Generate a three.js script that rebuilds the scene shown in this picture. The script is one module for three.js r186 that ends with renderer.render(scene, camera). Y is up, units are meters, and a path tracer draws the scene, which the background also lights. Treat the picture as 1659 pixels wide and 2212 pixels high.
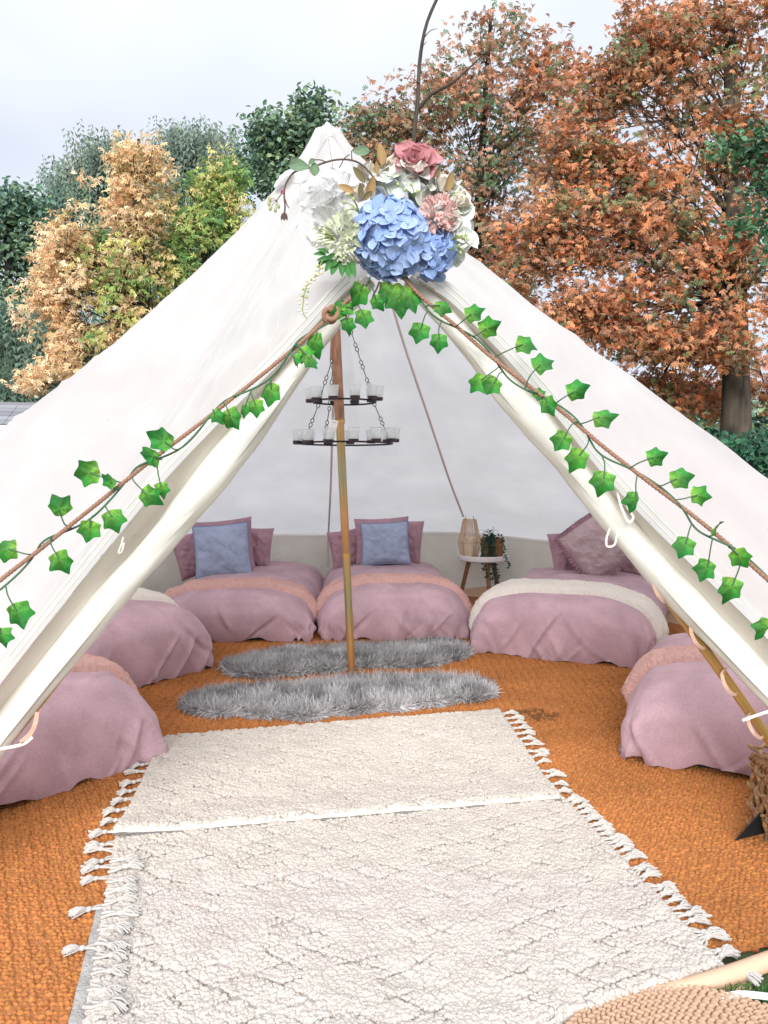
import * as THREE from 'three';
import { mergeGeometries, mergeVertices } from 'three/addons/utils/BufferGeometryUtils.js';
import { createNoise3D } from 'simplex-noise';

// ------------------------------------------------------------------ camera, sky, sun, exposure
const W = 1659, Hh = 2212, F = 1661, EYE = 1.20, PITCH = Math.atan(121 / F);
const scene = new THREE.Scene();
const camera = new THREE.PerspectiveCamera(2 * Math.atan(1106 / F) * 180 / Math.PI, 0.75, 0.05, 400);
camera.position.set(0, EYE, 0);
camera.rotation.x = -PITCH;
const renderer = new THREE.WebGLRenderer();
renderer.toneMapping = THREE.LinearToneMapping;
renderer.toneMappingExposure = 3.4;
renderer.shadowMap.enabled = true;

let seedState = 12345;
const rnd = () => { seedState = (seedState + 0x6d2b79f5) | 0; let t = Math.imul(seedState ^ (seedState >>> 15), 1 | seedState); t = (t + Math.imul(t ^ (t >>> 7), 61 | t)) ^ t; return ((t ^ (t >>> 14)) >>> 0) / 4294967296; };
const reseed = (s) => { seedState = s * 7919 + 11; };
const rr = (a, b) => a + (b - a) * rnd();
const n3 = createNoise3D(rnd);
const fbm = (x, y, z, o = 4) => { let s = 0, a = 0.5; for (let i = 0; i < o; i++) { s += a * n3(x, y, z); x *= 2.03; y *= 2.03; z *= 2.03; a *= 0.5; } return s; };
const clamp = (x, a = 0, b = 1) => Math.min(b, Math.max(a, x));
const sstep = (a, b, x) => { const t = clamp((x - a) / (b - a)); return t * t * (3 - 2 * t); };
const lerp = (a, b, t) => a + (b - a) * t;
const V = (x, y, z) => new THREE.Vector3(x, y, z);

{ // overcast sky: broad soft cloud, zenith made much brighter to light the tent
  const w = 512, h = 256, d = new Float32Array(w * h * 4);
  for (let j = 0; j < h; j++) for (let i = 0; i < w; i++) {
    const el = ((j + 0.5) / h - 0.5) * Math.PI, az = ((i + 0.5) / w - 0.5) * 2 * Math.PI;
    const x = Math.cos(el) * Math.cos(az), y = Math.sin(el), z = Math.cos(el) * Math.sin(az);
    const k = 1 / (0.28 + Math.max(0, y));
    const c = clamp(0.5 + 0.75 * fbm(x * k * 0.8 + 3, y * 1.5, z * k * 0.8 + 1, 4));
    const b = 0.33 * (0.86 + 0.16 * Math.max(0, y) + 0.9 * sstep(0.5, 1, y)) * lerp(0.85, 1.06, c);
    const o = (j * w + i) * 4;
    if (y < 0) { d[o] = 0.2; d[o + 1] = 0.21; d[o + 2] = 0.19; } else { d[o] = b * lerp(0.83, 0.97, c); d[o + 1] = b * lerp(0.91, 1.0, c); d[o + 2] = b * lerp(1.07, 1.07, c); }
    d[o + 3] = 1;
  }
  const t = new THREE.DataTexture(d, w, h, THREE.RGBAFormat, THREE.FloatType);
  t.mapping = THREE.EquirectangularReflectionMapping; t.magFilter = t.minFilter = THREE.LinearFilter; t.needsUpdate = true;
  scene.background = t; scene.environment = t;
}
const sun = new THREE.DirectionalLight(new THREE.Color(1, 0.985, 0.96), 1.5);
sun.position.set(-1.2, 7, 9.8); sun.target.position.set(0, 0, -3.5);
sun.castShadow = true; sun.shadow.radius = 70; sun.shadow.mapSize.set(2048, 2048);
Object.assign(sun.shadow.camera, { left: -16, right: 16, top: 16, bottom: -16, near: 0.5, far: 60 });
scene.add(sun, sun.target);

// ------------------------------------------------------------------ helpers
const CP = Math.cos(PITCH), SP = Math.sin(PITCH);
// a direction in which the camera saw something, taken to a distance (z) or a height
const ray = (x, y) => { const a = (x - W / 2) / F, b = -(y - Hh / 2) / F; return V(a, b * CP - SP, -CP - b * SP); };
const at = (x, y, z) => { const d = ray(x, y); return d.multiplyScalar(z / d.z).add(V(0, EYE, 0)); };
const gnd = (x, y, h = 0) => { const d = ray(x, y); return d.multiplyScalar((h - EYE) / d.y).add(V(0, EYE, 0)); };

const taken = {};
const numbered = (n) => { const k = taken[n] = (taken[n] ?? -1) + 1; return k ? n + '_' + String(k).padStart(3, '0') : n; };
function tag(o, label, category, group, kind) {
  if (label) o.userData.label = label;
  if (category) o.userData.category = category;
  if (group) o.userData.group = group;
  if (kind) o.userData.kind = kind;
  return o;
}
function shadows(o) { o.castShadow = o.receiveShadow = true; return o; }
function thing(name, label, category, base = V(0, 0, 0), turn = 0, group) {
  const g = new THREE.Group(); g.name = numbered(name); g.position.copy(base); g.rotation.y = turn; scene.add(g);
  return tag(g, label, category, group);
}
function part(parent, name, geo, mat, props) { const m = shadows(new THREE.Mesh(geo, mat)); m.name = name; if (props) Object.assign(m.userData, props); parent.add(m); return m; }
// a part given in the place's own coordinates, under a thing that only has a position
function wpart(parent, name, geo, mat, props) {
  const p = V(0, 0, 0); for (let q = parent; q && q !== scene; q = q.parent) p.add(q.position);
  geo.translate(-p.x, -p.y, -p.z); return part(parent, name, geo, mat, props);
}
function solo(name, geo, mat, label, category, base, group, kind) {
  if (base) geo.translate(-base.x, -base.y, -base.z);
  const m = shadows(new THREE.Mesh(geo, mat)); m.name = numbered(name); if (base) m.position.copy(base); scene.add(m);
  return tag(m, label, category, group, kind);
}
function inst(parent, name, geo, mat, mats, cols) {
  const m = shadows(new THREE.InstancedMesh(geo, mat, mats.length)); m.name = name;
  mats.forEach((x, i) => m.setMatrixAt(i, x)); if (cols) cols.forEach((c, i) => m.setColorAt(i, c));
  m.userData.kind = 'stuff'; parent.add(m); return m;
}
const merge = (list) => mergeGeometries(list.map((g) => { const h = g.index ? g.toNonIndexed() : g; for (const k of Object.keys(h.attributes)) if (!['position', 'normal', 'uv'].includes(k)) h.deleteAttribute(k); return h; }));
function tube(pts, r, seg = 24, rad = 6, closed = false) { return new THREE.TubeGeometry(new THREE.CatmullRomCurve3(pts, closed), seg, r, rad, closed); }
// a tube whose radius follows f(t), with closed ends
function taper(pts, f, seg = 16, rad = 7) {
  const c = new THREE.CatmullRomCurve3(pts), g = new THREE.TubeGeometry(c, seg, 1, rad, false), p = g.attributes.position;
  for (let i = 0; i <= seg; i++) { const o = c.getPointAt(i / seg), r = f(i / seg); for (let j = 0; j <= rad; j++) { const k = i * (rad + 1) + j; p.setXYZ(k, o.x + (p.getX(k) - o.x) * r, o.y + (p.getY(k) - o.y) * r, o.z + (p.getZ(k) - o.z) * r); } }
  return g;
}
// a sheet from f(u, v) -> Vector3, uv in metres by arc length on the first row and column unless uvf is given
function sheet(nu, nv, f, uvf, closedU = false) {
  const pos = [], uv = [], idx = [];
  for (let j = 0; j <= nv; j++) for (let i = 0; i <= nu; i++) { const p = f(i / nu, j / nv); pos.push(p.x, p.y, p.z); const t = uvf ? uvf(i / nu, j / nv, p) : [i / nu, j / nv]; uv.push(t[0], t[1]); }
  for (let j = 0; j < nv; j++) for (let i = 0; i < nu; i++) { const a = j * (nu + 1) + i, b = a + 1, c = a + nu + 1, d = c + 1; idx.push(a, c, b, b, c, d); }
  const g = new THREE.BufferGeometry();
  g.setAttribute('position', new THREE.Float32BufferAttribute(pos, 3)); g.setAttribute('uv', new THREE.Float32BufferAttribute(uv, 2)); g.setIndex(idx); g.computeVertexNormals();
  if (closedU) { const n = g.attributes.normal; for (let j = 0; j <= nv; j++) { const a = j * (nu + 1), b = a + nu, v = V(n.getX(a) + n.getX(b), n.getY(a) + n.getY(b), n.getZ(a) + n.getZ(b)).normalize(); n.setXYZ(a, v.x, v.y, v.z); n.setXYZ(b, v.x, v.y, v.z); } }
  return g;
}
const box = (w, h, d, x = 0, y = 0, z = 0) => new THREE.BoxGeometry(w, h, d).translate(x, y, z);
const cyl = (r0, r1, h, n = 20, x = 0, y = 0, z = 0) => new THREE.CylinderGeometry(r1, r0, h, n).translate(x, y + h / 2, z);
const M4 = (p, q, s) => new THREE.Matrix4().compose(p, q, s instanceof THREE.Vector3 ? s : V(s, s, s));
const Q = (x, y, z, order = 'XYZ') => new THREE.Quaternion().setFromEuler(new THREE.Euler(x, y, z, order));
// turn with y along dir and z as near as may be to face
function basis(dir, face) { const y = dir.clone().normalize(), x = new THREE.Vector3().crossVectors(y, face).normalize(), z = new THREE.Vector3().crossVectors(x, y); return new THREE.Quaternion().setFromRotationMatrix(new THREE.Matrix4().makeBasis(x, y, z)); }
const C = (r, g, b) => new THREE.Color().setRGB(r, g, b);

// tiling noise for textures
const hash2 = (x, y, s) => { let h = Math.imul(x + s * 131, 374761393) + Math.imul(y + s * 17, 668265263); h = Math.imul(h ^ (h >>> 13), 1274126177); return ((h ^ (h >>> 16)) >>> 0) / 4294967296; };
function tn(x, y, per, s) { const m = (a) => ((a % per) + per) % per, x0 = Math.floor(x), y0 = Math.floor(y), fx = x - x0, fy = y - y0, u = fx * fx * (3 - 2 * fx), v = fy * fy * (3 - 2 * fy); return lerp(lerp(hash2(m(x0), m(y0), s), hash2(m(x0 + 1), m(y0), s), u), lerp(hash2(m(x0), m(y0 + 1), s), hash2(m(x0 + 1), m(y0 + 1), s), u), v); }
const tfbm = (u, v, per, s, o = 4) => { let r = 0, a = 0.5; for (let i = 0; i < o; i++) { r += a * tn(u * per, v * per, per, s + i); per *= 2; a *= 0.5; } return r / (1 - Math.pow(0.5, o)); };
function tex(n, f, rx = 1, ry = 1, color = false) {
  const d = new Uint8Array(n * n * 4);
  for (let j = 0; j < n; j++) for (let i = 0; i < n; i++) { const c = f(i / n, j / n), o = (j * n + i) * 4; if (typeof c === 'number') d[o] = d[o + 1] = d[o + 2] = clamp(c) * 255; else for (let k = 0; k < 3; k++) d[o + k] = clamp(c[k]) * 255; d[o + 3] = 255; }
  const t = new THREE.DataTexture(d, n, n); t.wrapS = t.wrapT = THREE.RepeatWrapping; t.magFilter = THREE.LinearFilter; t.repeat.set(rx, ry); if (color) t.colorSpace = THREE.SRGBColorSpace; t.needsUpdate = true; return t;
}
const std = (o) => new THREE.MeshStandardMaterial(o), phy = (o) => new THREE.MeshPhysicalMaterial({ side: THREE.DoubleSide, ...o });

// ------------------------------------------------------------------ materials
const T = {
  weave: tex(256, (u, v) => 0.5 + 0.25 * Math.sin(u * Math.PI * 2 * 64) * Math.sin(v * Math.PI * 2 * 64) + 0.35 * (tfbm(u, v, 24, 3, 3) - 0.5), 4, 4),
  canvasTone: tex(512, (u, v) => { const n = tfbm(u, v, 6, 9, 5), s = tn(u * 90, v * 90, 90, 5) > 0.985 ? 0.16 : 0; const k = 0.93 + 0.1 * (n - 0.5) - s; return [k, k * 0.996, k * 0.985]; }, 0.7, 0.7, true),
  cotton: tex(512, (u, v) => 0.5 + 0.5 * (tfbm(u, v, 40, 21, 3) - 0.5) + 0.5 * (tfbm(u, v, 7, 22, 3) - 0.5), 2.2, 2.2),
  cottonTone: tex(256, (u, v) => { const k = 0.9 + 0.2 * (tfbm(u, v, 5, 31, 4) - 0.5) + 0.06 * (tn(u * 128, v * 128, 128, 4) - 0.5); return [k, k, k]; }, 1.6, 1.6, true),
  nub: tex(512, (u, v) => { const a = tn(u * 70, v * 70, 70, 41), b = tn(u * 140, v * 140, 140, 42); return a * 0.65 + b * 0.35; }, 2.6, 2.6),
  fibre: tex(512, (u, v) => 0.6 * tn(u * 180, v * 60, 60 * 3, 51) + 0.4 * tfbm(u, v, 32, 52, 3), 3, 3),
  bark: tex(256, (u, v) => { const n = tfbm(u, v, 8, 61, 4) * 0.6 + tn(u * 32, v * 8, 32, 62) * 0.4, k = 0.45 + 0.75 * (n - 0.3); return [k, k * 0.97, k * 0.9]; }, 2, 2, true),
  wood: tex(256, (u, v) => { const n = tn(u * 48, v * 3, 48, 71) * 0.6 + tfbm(u, v, 6, 72, 3) * 0.4, k = 0.72 + 0.4 * (n - 0.5); return [k, k * 0.96, k * 0.9]; }, 1, 1, true),
};
const M = {
  canvas: phy({ color: C(0.94, 0.93, 0.925), map: T.canvasTone, roughness: 1, transmission: 0.63, bumpMap: T.weave, bumpScale: 0.0004, specularIntensity: 0.15 }),
  wall: phy({ color: C(0.9, 0.865, 0.81), map: T.canvasTone, roughness: 1, transmission: 0.25, bumpMap: T.weave, bumpScale: 0.0004, specularIntensity: 0.15 }),
  lining: phy({ color: C(0.88, 0.82, 0.75), map: T.canvasTone, roughness: 1, transmission: 0.18, bumpMap: T.weave, bumpScale: 0.0004, specularIntensity: 0.1 }),
  roll: phy({ color: C(0.9, 0.87, 0.83), map: T.canvasTone, roughness: 0.95, bumpMap: T.weave, bumpScale: 0.0005, specularIntensity: 0.2 }),
  tape: phy({ color: C(0.84, 0.82, 0.79), roughness: 1, specularIntensity: 0.1 }),
  strap: phy({ color: C(0.72, 0.46, 0.35), roughness: 0.9, bumpMap: T.nub, bumpScale: 0.001 }),
  creamTie: phy({ color: C(0.78, 0.73, 0.64), roughness: 0.95 }),
  seamCord: phy({ color: C(0.62, 0.53, 0.49), roughness: 1 }),
  rope: std({ color: C(0.4, 0.21, 0.14), roughness: 0.95, bumpMap: T.fibre, bumpScale: 0.0015 }),
  stem: std({ color: C(0.035, 0.11, 0.05), roughness: 0.7 }),
  duvet: phy({ color: C(0.66, 0.44, 0.495), map: T.cottonTone, roughness: 0.95, bumpMap: T.cotton, bumpScale: 0.0004, sheen: 0.25, sheenColor: C(0.8, 0.7, 0.75), sheenRoughness: 0.6, specularIntensity: 0.25 }),
  pillow: phy({ color: C(0.52, 0.315, 0.37), map: T.cottonTone, roughness: 0.95, bumpMap: T.cotton, bumpScale: 0.003, specularIntensity: 0.2 }),
  lace: phy({ color: C(0.62, 0.46, 0.48), map: T.cottonTone, roughness: 1, bumpMap: T.nub, bumpScale: 0.004, specularIntensity: 0.1 }),
  blueVelvet: phy({ color: C(0.44, 0.5, 0.68), map: T.cottonTone, roughness: 0.75, bumpMap: T.cotton, bumpScale: 0.002, sheen: 0.8, sheenColor: C(0.75, 0.8, 0.95), sheenRoughness: 0.35, specularIntensity: 0.2 }),
  blueTrim: phy({ color: C(0.2, 0.24, 0.4), roughness: 0.9 }),
  pinkSherpa: phy({ color: C(0.68, 0.405, 0.365), roughness: 1, bumpMap: T.nub, bumpScale: 0.008, specularIntensity: 0.1 }),
  creamSherpa: phy({ color: C(0.8, 0.73, 0.66), roughness: 1, bumpMap: T.nub, bumpScale: 0.006, specularIntensity: 0.1 }),
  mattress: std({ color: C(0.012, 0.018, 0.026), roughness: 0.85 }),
  rugBase: phy({ color: C(0.53, 0.48, 0.435), roughness: 1, bumpMap: T.nub, bumpScale: 0.003, specularIntensity: 0.1 }),
  pile: phy({ color: C(1, 1, 1), roughness: 1, specularIntensity: 0.1 }),
  tassel: phy({ color: C(0.64, 0.6, 0.56), roughness: 1, bumpMap: T.fibre, bumpScale: 0.001, specularIntensity: 0.1 }),
  coir: std({ color: C(0.42, 0.16, 0.05), roughness: 1, bumpMap: T.fibre, bumpScale: 0.006 }),
  coirTuft: phy({ color: C(1, 1, 1), roughness: 1, specularIntensity: 0.15 }),
  fur: phy({ color: C(1, 1, 1), roughness: 0.8, specularIntensity: 0.3 }),
  furSkin: std({ color: C(0.24, 0.24, 0.25), roughness: 1 }),
  iron: std({ color: C(0.022, 0.014, 0.014), roughness: 0.5, metalness: 0.4 }),
  cup: std({ color: C(0.035, 0.022, 0.03), roughness: 0.55, metalness: 0.3 }),
  glass: phy({ color: C(0.94, 0.96, 0.97), roughness: 0.34, transmission: 0.72, bumpMap: T.nub, bumpScale: 0.002 }),
  wax: phy({ color: C(0.86, 0.83, 0.78), roughness: 0.6 }),
  candleWax: phy({ color: C(0.9, 0.74, 0.55), roughness: 0.55 }),
  whitePaint: std({ color: C(0.82, 0.8, 0.8), roughness: 0.45 }),
  beech: std({ color: C(0.5, 0.24, 0.13), roughness: 0.6, map: T.wood }),
  darkBeech: std({ color: C(0.3, 0.13, 0.06), roughness: 0.6, map: T.wood }),
  brass: std({ color: C(0.6, 0.38, 0.16), roughness: 0.4, metalness: 0.6 }),
  string: phy({ color: C(0.86, 0.7, 0.57), roughness: 0.95, transmission: 0.3 }),
  rattan: std({ color: C(0.58, 0.31, 0.15), roughness: 0.75, map: T.wood }),
  rattanPale: std({ color: C(0.68, 0.42, 0.24), roughness: 0.75, map: T.wood }),
  darkLeaf: phy({ color: C(0.012, 0.055, 0.03), roughness: 0.55, transmission: 0.1 }),
  black: std({ color: C(0.008, 0.008, 0.009), roughness: 0.5 }),
  juteMat: std({ color: C(0.88, 0.57, 0.38), roughness: 1, bumpMap: T.fibre, bumpScale: 0.002 }),
  pvc: phy({ color: C(0.62, 0.4, 0.27), roughness: 0.55, bumpMap: T.cotton, bumpScale: 0.001 }),
  zip: std({ color: C(0.84, 0.84, 0.82), roughness: 0.6 }),
  greyWeave: std({ color: C(0.34, 0.325, 0.31), roughness: 1, bumpMap: T.nub, bumpScale: 0.003 }),
  brownTape: std({ color: C(0.36, 0.2, 0.12), roughness: 0.9 }),
  grass: std({ color: C(0.06, 0.085, 0.035), roughness: 1 }),
  blade: phy({ color: C(1, 1, 1), roughness: 0.7, transmission: 0.25 }),
  bark: std({ color: C(0.2, 0.17, 0.15), roughness: 1, map: T.bark, bumpMap: T.bark, bumpScale: 0.02 }),
  darkBark: std({ color: C(0.075, 0.065, 0.06), roughness: 1, map: T.bark, bumpMap: T.bark, bumpScale: 0.02 }),
  leaf: phy({ color: C(1, 1, 1), roughness: 0.75, transmission: 0.3 }),
};
// yellow-passivated steel: the colour of the coating wanders along the pole
T.passivated = tex(256, (u, v) => {
  const k = u + 0.06 * (tfbm(u, v, 3, 81, 3) - 0.5), s = 0.95 + 0.08 * (tn(u * 4, v * 24, 24, 82) - 0.5);
  const stops = [[0, [172, 126, 80]], [0.3, [196, 140, 86]], [0.42, [178, 144, 94]], [0.6, [154, 148, 108]], [0.8, [172, 148, 98]], [1, [194, 150, 96]]];
  let i = 0; while (i < stops.length - 2 && k > stops[i + 1][0]) i++;
  const t = clamp((k - stops[i][0]) / (stops[i + 1][0] - stops[i][0]));
  return [0, 1, 2].map((c) => lerp(stops[i][1][c], stops[i + 1][1][c], t) / 255 * s);
}, 1, 1, true);
M.poleSteel = std({ map: T.passivated, roughness: 0.32, metalness: 0.4 });
M.poleCopper = std({ color: C(0.6, 0.33, 0.22), roughness: 0.45, metalness: 0.3, map: T.wood });
M.doorSteel = std({ color: C(0.5, 0.3, 0.1), roughness: 0.3, metalness: 0.75 });

// ivy leaf print: pale veins running out of the stalk end
T.ivy = tex(256, (u, v) => {
  const x = u - 0.5, y = v - 0.12; let d = 1, far = Math.hypot(x, y);
  for (const a of [0, 0.62, -0.62, 1.25, -1.25]) { const along = x * Math.sin(a) + y * Math.cos(a), across = Math.abs(x * Math.cos(a) - y * Math.sin(a)); if (along > 0) d = Math.min(d, across / (0.012 + 0.01 * (1 - far))); }
  const vein = Math.exp(-d * d * 0.35) * clamp(1.15 - far * 1.5), n = tfbm(u, v, 6, 91, 4), glow = clamp(0.55 - far * 1.1) * n;
  return [0.09 + 0.42 * vein + 0.24 * glow + 0.08 * (n - 0.5), 0.4 + 0.3 * vein + 0.12 * glow + 0.34 * (n - 0.5), 0.15 + 0.14 * vein + 0.14 * (n - 0.5)];
}, 1, 1, true);
M.ivy = phy({ color: C(0.85, 0.85, 0.85), map: T.ivy, roughness: 0.6, transmission: 0.2, specularIntensity: 0.35 });
M.ivyDeep = phy({ color: C(0.62, 0.8, 0.85), map: T.ivy, roughness: 0.6, transmission: 0.2, specularIntensity: 0.35 });
M.ivyPale = phy({ color: C(1.0, 0.98, 0.8), map: T.ivy, roughness: 0.6, transmission: 0.25, specularIntensity: 0.35 });

// ------------------------------------------------------------------ ground
{
  const g = new THREE.PlaneGeometry(300, 300, 1, 1).rotateX(-Math.PI / 2);
  const m = solo('ground', g, M.grass, 'short green lawn around the tent and under the trees', 'grass', V(0, -0.03, -40)); tag(m, null, null, null, 'structure');
  m.geometry.translate(0, 0, 0);
}

// ------------------------------------------------------------------ the bell tent
const APEX = at(705, 284, -4.26), FOOT = gnd(760, 1458), CX = FOOT.x, CZ = FOOT.z;
const tent = thing('bell_tent', 'large white canvas bell tent with its door rolled open to both sides', 'tent', V(CX, 0, CZ));
const hemL = [[772, 606], [735, 640], [675, 706], [597, 790], [470, 915], [343, 1050], [210, 1212], [83, 1372], [0, 1478], [-410, 2005]].map(([x, y], i) => at(x, y, -1.93 + 0.008 * i));
const hemR = [[905, 604], [962, 640], [1060, 735], [1170, 856], [1287, 1003], [1380, 1105], [1466, 1192], [1650, 1371], [2250, 1990]].map(([x, y], i) => at(x, y, -1.93 + 0.008 * i));
hemL[9].y = 0; hemR[8].y = 0;
const curveL = new THREE.CatmullRomCurve3(hemL), curveR = new THREE.CatmullRomCurve3(hemR);
const angOf = (p) => Math.atan2(p.x - CX, p.z - CZ), radOf = (p) => Math.hypot(p.x - CX, p.z - CZ);
const aL = angOf(hemL[9]), aR = angOf(hemR[8]), rL = radOf(hemL[9]), rR = radOf(hemR[8]);
const eaveR = (a) => { // a: 0 at the front, negative to the left, +-pi at the back
  const side = a < 0 ? 2.62 : 2.78, b = lerp(side, 2.66, sstep(1.7, 3.0, Math.abs(a)));
  return lerp(a < 0 ? rL : rR, b, sstep(Math.abs(a < 0 ? aL : aR), Math.abs(a < 0 ? aL : aR) + 0.5, Math.abs(a)));
};
const eaveY = (a) => 0.52 * sstep(Math.abs(a < 0 ? aL : aR), Math.abs(a < 0 ? aL : aR) + 0.55, Math.abs(a)) + 0.012 * Math.sin(a * 7) - 0.02 * Math.pow(Math.sin(a * 4.5), 2);
const eave = (a) => V(CX + Math.sin(a) * eaveR(a), Math.max(0, eaveY(a)), CZ + Math.cos(a) * eaveR(a));
// round the rim: left hem from the top down, round the eave by the back, right hem up, across the top of the door
const S1 = 0.25, S2 = 0.73, S3 = 0.98;
const arc = (k) => { const from = aL, to = aR - 2 * Math.PI; let a = lerp(from, to, k); if (a < -Math.PI) a += 2 * Math.PI; return a; };
const rim = (s) => s < S1 ? curveL.getPoint(s / S1) : s < S2 ? eave(arc((s - S1) / (S2 - S1))) : s < S3 ? curveR.getPoint(1 - (s - S2) / (S3 - S2)) : hemR[0].clone().lerp(hemL[0], (s - S3) / (1 - S3)).add(V(0, 0.03 * Math.sin((s - S3) / (1 - S3) * Math.PI), 0));
function roofPoint(s, t, lift = 0) {
  const b = rim(s), dir = V(b.x - APEX.x, 0, b.z - APEX.z).normalize(), top = APEX.clone().addScaledVector(dir, 0.055);
  const p = top.lerp(b, t), out = dir.clone().multiplyScalar(0.62).add(V(0, 0.78, 0));
  const door = s < S1 ? sstep(S1, 0.02, s) : s > S2 ? sstep(S2, 0.97, s) : 0;
  const side = s < 0.5 ? 0.115 : 0.075;
  let d = -side * (1 - 0.75 * door) * Math.sin(Math.PI * Math.pow(t, 0.62));
  // soft slack and creases in the cloth; nothing at the rim and the tip
  const free = sstep(0, 0.12, t) * sstep(1, 0.93, t);
  const bk = s > 0.32 && s < 0.66 ? 0.35 : 1, c = bk * (n3(p.x * 1.1, p.y * 1.1, p.z * 1.1) * 0.011 + n3(p.x * 3.1 + 9, p.y * 2.2, p.z * 3.1) * 0.006);
  const r = 1 - Math.abs(n3(p.x * 2.3 + p.y, p.y * 2.6, p.z * 2.3 - 4)); const cr = Math.pow(r, 9) * 0.014 * bk * sstep(-0.1, 0.5, n3(p.x * 1.7, p.y * 1.7 + 20, p.z * 1.7));
  d += free * (c + cr);
  // gathers that fan out from the top of the door
  for (const [h, sd] of [[hemL[0], 0], [hemR[0], 3]]) {
    const v = p.clone().sub(h), q = v.length(), w = Math.exp(-q * q * 2.4) * sstep(1.0, 0.9, t) * (s < S1 || s > S2 ? 1 : 0);
    if (w > 0.01) { const an = Math.atan2(v.y, Math.hypot(v.x, v.z) * Math.sign(v.x || 1)) * 9 + sd; d += w * 0.03 * Math.sin(an + 1.3 * n3(p.x * 2, p.y * 2, sd)) * clamp(q * 4); }
  }
  return p.addScaledVector(out, d + lift);
}
wpart(tent, 'roof', sheet(420, 110, roofPoint, (u, v) => [u * 16, v * 3.6], true), M.canvas);
// sewn seams of the roof cloth
for (const s of [0.09, 0.2, 0.765, 0.86]) {
  wpart(tent, 'seam', sheet(2, 90, (u, v) => roofPoint(s + (u - 0.5) * 0.0014, lerp(0.06, 0.995, v), 0.003), (u, v) => [u * 0.02, v * 3]), M.canvas);
}
// doubled hems down both door edges with their stitches
const stitches = [];
for (const [c, sg] of [[curveL, 1], [curveR, -1]]) {
  const outOf = (v) => { const dn = c.getTangent(v); return V(sg * dn.y, -sg * dn.x, 0).normalize(); };
  wpart(tent, 'door_hem', sheet(4, 160, (u, v) => c.getPoint(v).addScaledVector(outOf(v), lerp(-0.002, 0.03, u)).add(V(0, 0, 0.006 + 0.004 * Math.sin(u * Math.PI))), (u, v) => [u * 0.04, v * 2]), M.canvas);
  for (let i = 0; i < 190; i++) { const v = (i + 0.5) / 190 * 0.8 + 0.04; for (const o of [0.01, 0.023]) stitches.push(M4(c.getPoint(v).addScaledVector(outOf(v), o).add(V(0, 0, 0.0105)), basis(c.getTangent(v), V(0, 0, 1)), 1)); }
}
{ const m = inst(tent, 'stitching', new THREE.CapsuleGeometry(0.0012, 0.005, 2, 5), M.creamTie, stitches.map((m) => m.premultiply(new THREE.Matrix4().makeTranslation(-CX, 0, -CZ)))); m.castShadow = false; }
// wall below the eave
wpart(tent, 'wall', sheet(300, 20, (u, v) => {
  const k = (u * 0.9 + 0.05), a = arc(k), e = eave(a), dir = V(Math.sin(a), 0, Math.cos(a)), free = Math.sin(Math.PI * Math.min(1, v * 1.0));
  const w = 0.05 * n3(e.x * 2.2, v * 1.2, e.z * 2.2) + 0.014 * Math.pow(1 - Math.abs(n3(e.x * 3 + v * 2, v * 3, e.z * 3)), 6);
  return V(e.x, lerp(e.y - 0.004, 0.0, v), e.z).addScaledVector(dir, -0.01 - 0.05 * v + w * free);
}, (u, v) => [u * 16, v * 0.5]), M.wall);
wpart(tent, 'eave_seam', sheet(300, 3, (u, v) => { const a = arc(u * 0.9 + 0.05), e = eave(a), dir = V(Math.sin(a), 0, Math.cos(a)); return e.addScaledVector(dir, -0.012 - 0.004 * Math.sin(v * Math.PI)).add(V(0, lerp(0.012, -0.016, v), 0)); }), M.tape);
// skirt of the groundsheet that lies against the wall inside
wpart(tent, 'groundsheet', sheet(200, 6, (u, v) => { const a = arc(u * 0.96 + 0.02), e = eave(a), r = eaveR(a) - 0.075 - 0.10 * v; return V(CX + Math.sin(a) * r, lerp(0.075 + 0.03 * n3(e.x * 1.5, 4, e.z * 1.5), 0.006, Math.pow(v, 0.6)), CZ + Math.cos(a) * r); }), M.pvc);
// cap at the tip and the hooded vent below it
wpart(tent, 'apex_cap', sheet(48, 14, (u, v) => { const s = u, p = roofPoint(s, lerp(0.0, 0.1, v), 0.006 + 0.004 * n3(u * 14, v * 3, 1)); if (v === 0) p.lerp(APEX, 0.9); p.y += (1 - v) * (1 - v) * 0.03; return p; }, (u, v) => [u, v * 0.3], true), M.canvas);
{
  const p0 = at(592, 404, -4.02), p1 = at(632, 362, -4.05), ax = p1.clone().sub(p0).normalize(), nrm = V(-ax.y, ax.x, 0);
  wpart(tent, 'vent_hood', sheet(18, 14, (u, v) => { const a = lerp(-0.5, 3.6, u), r = 0.034 * Math.pow(Math.sin(Math.PI * clamp(0.12 + v * 0.8)), 0.6) * (1 + 0.12 * n3(u * 3, v * 3, 8)); return p0.clone().lerp(p1, v).addScaledVector(nrm, Math.sin(a) * r * 0.75 - 0.012).add(V(0.0, -0.01 * v, Math.cos(a) * r * 1.6)); }), M.canvas);
}
// pole in three lengths
{
  const lean = (h) => FOOT.clone().lerp(V(APEX.x, APEX.y - 0.03, APEX.z), h / (APEX.y - 0.03));
  const y1 = 0.66, y2 = 1.385;
  wpart(tent, 'center_pole', taper([lean(0), lean(0.3), lean(y1)], () => 0.021, 6, 16), M.poleSteel);
  wpart(tent, 'center_pole', taper([lean(y1), lean(1.0), lean(y2)], () => 0.0225, 6, 16), M.poleSteel);
  wpart(tent, 'center_pole', taper([lean(y2), lean(1.9), lean(APEX.y - 0.05)], () => 0.027, 6, 16), M.poleCopper);
  for (const [y, q] of [[y1, 0.0245], [y2, 0.0282]]) wpart(tent, 'pole_collar', taper([lean(y - 0.009), lean(y + 0.009)], () => q, 2, 16), M.doorSteel);
}
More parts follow.
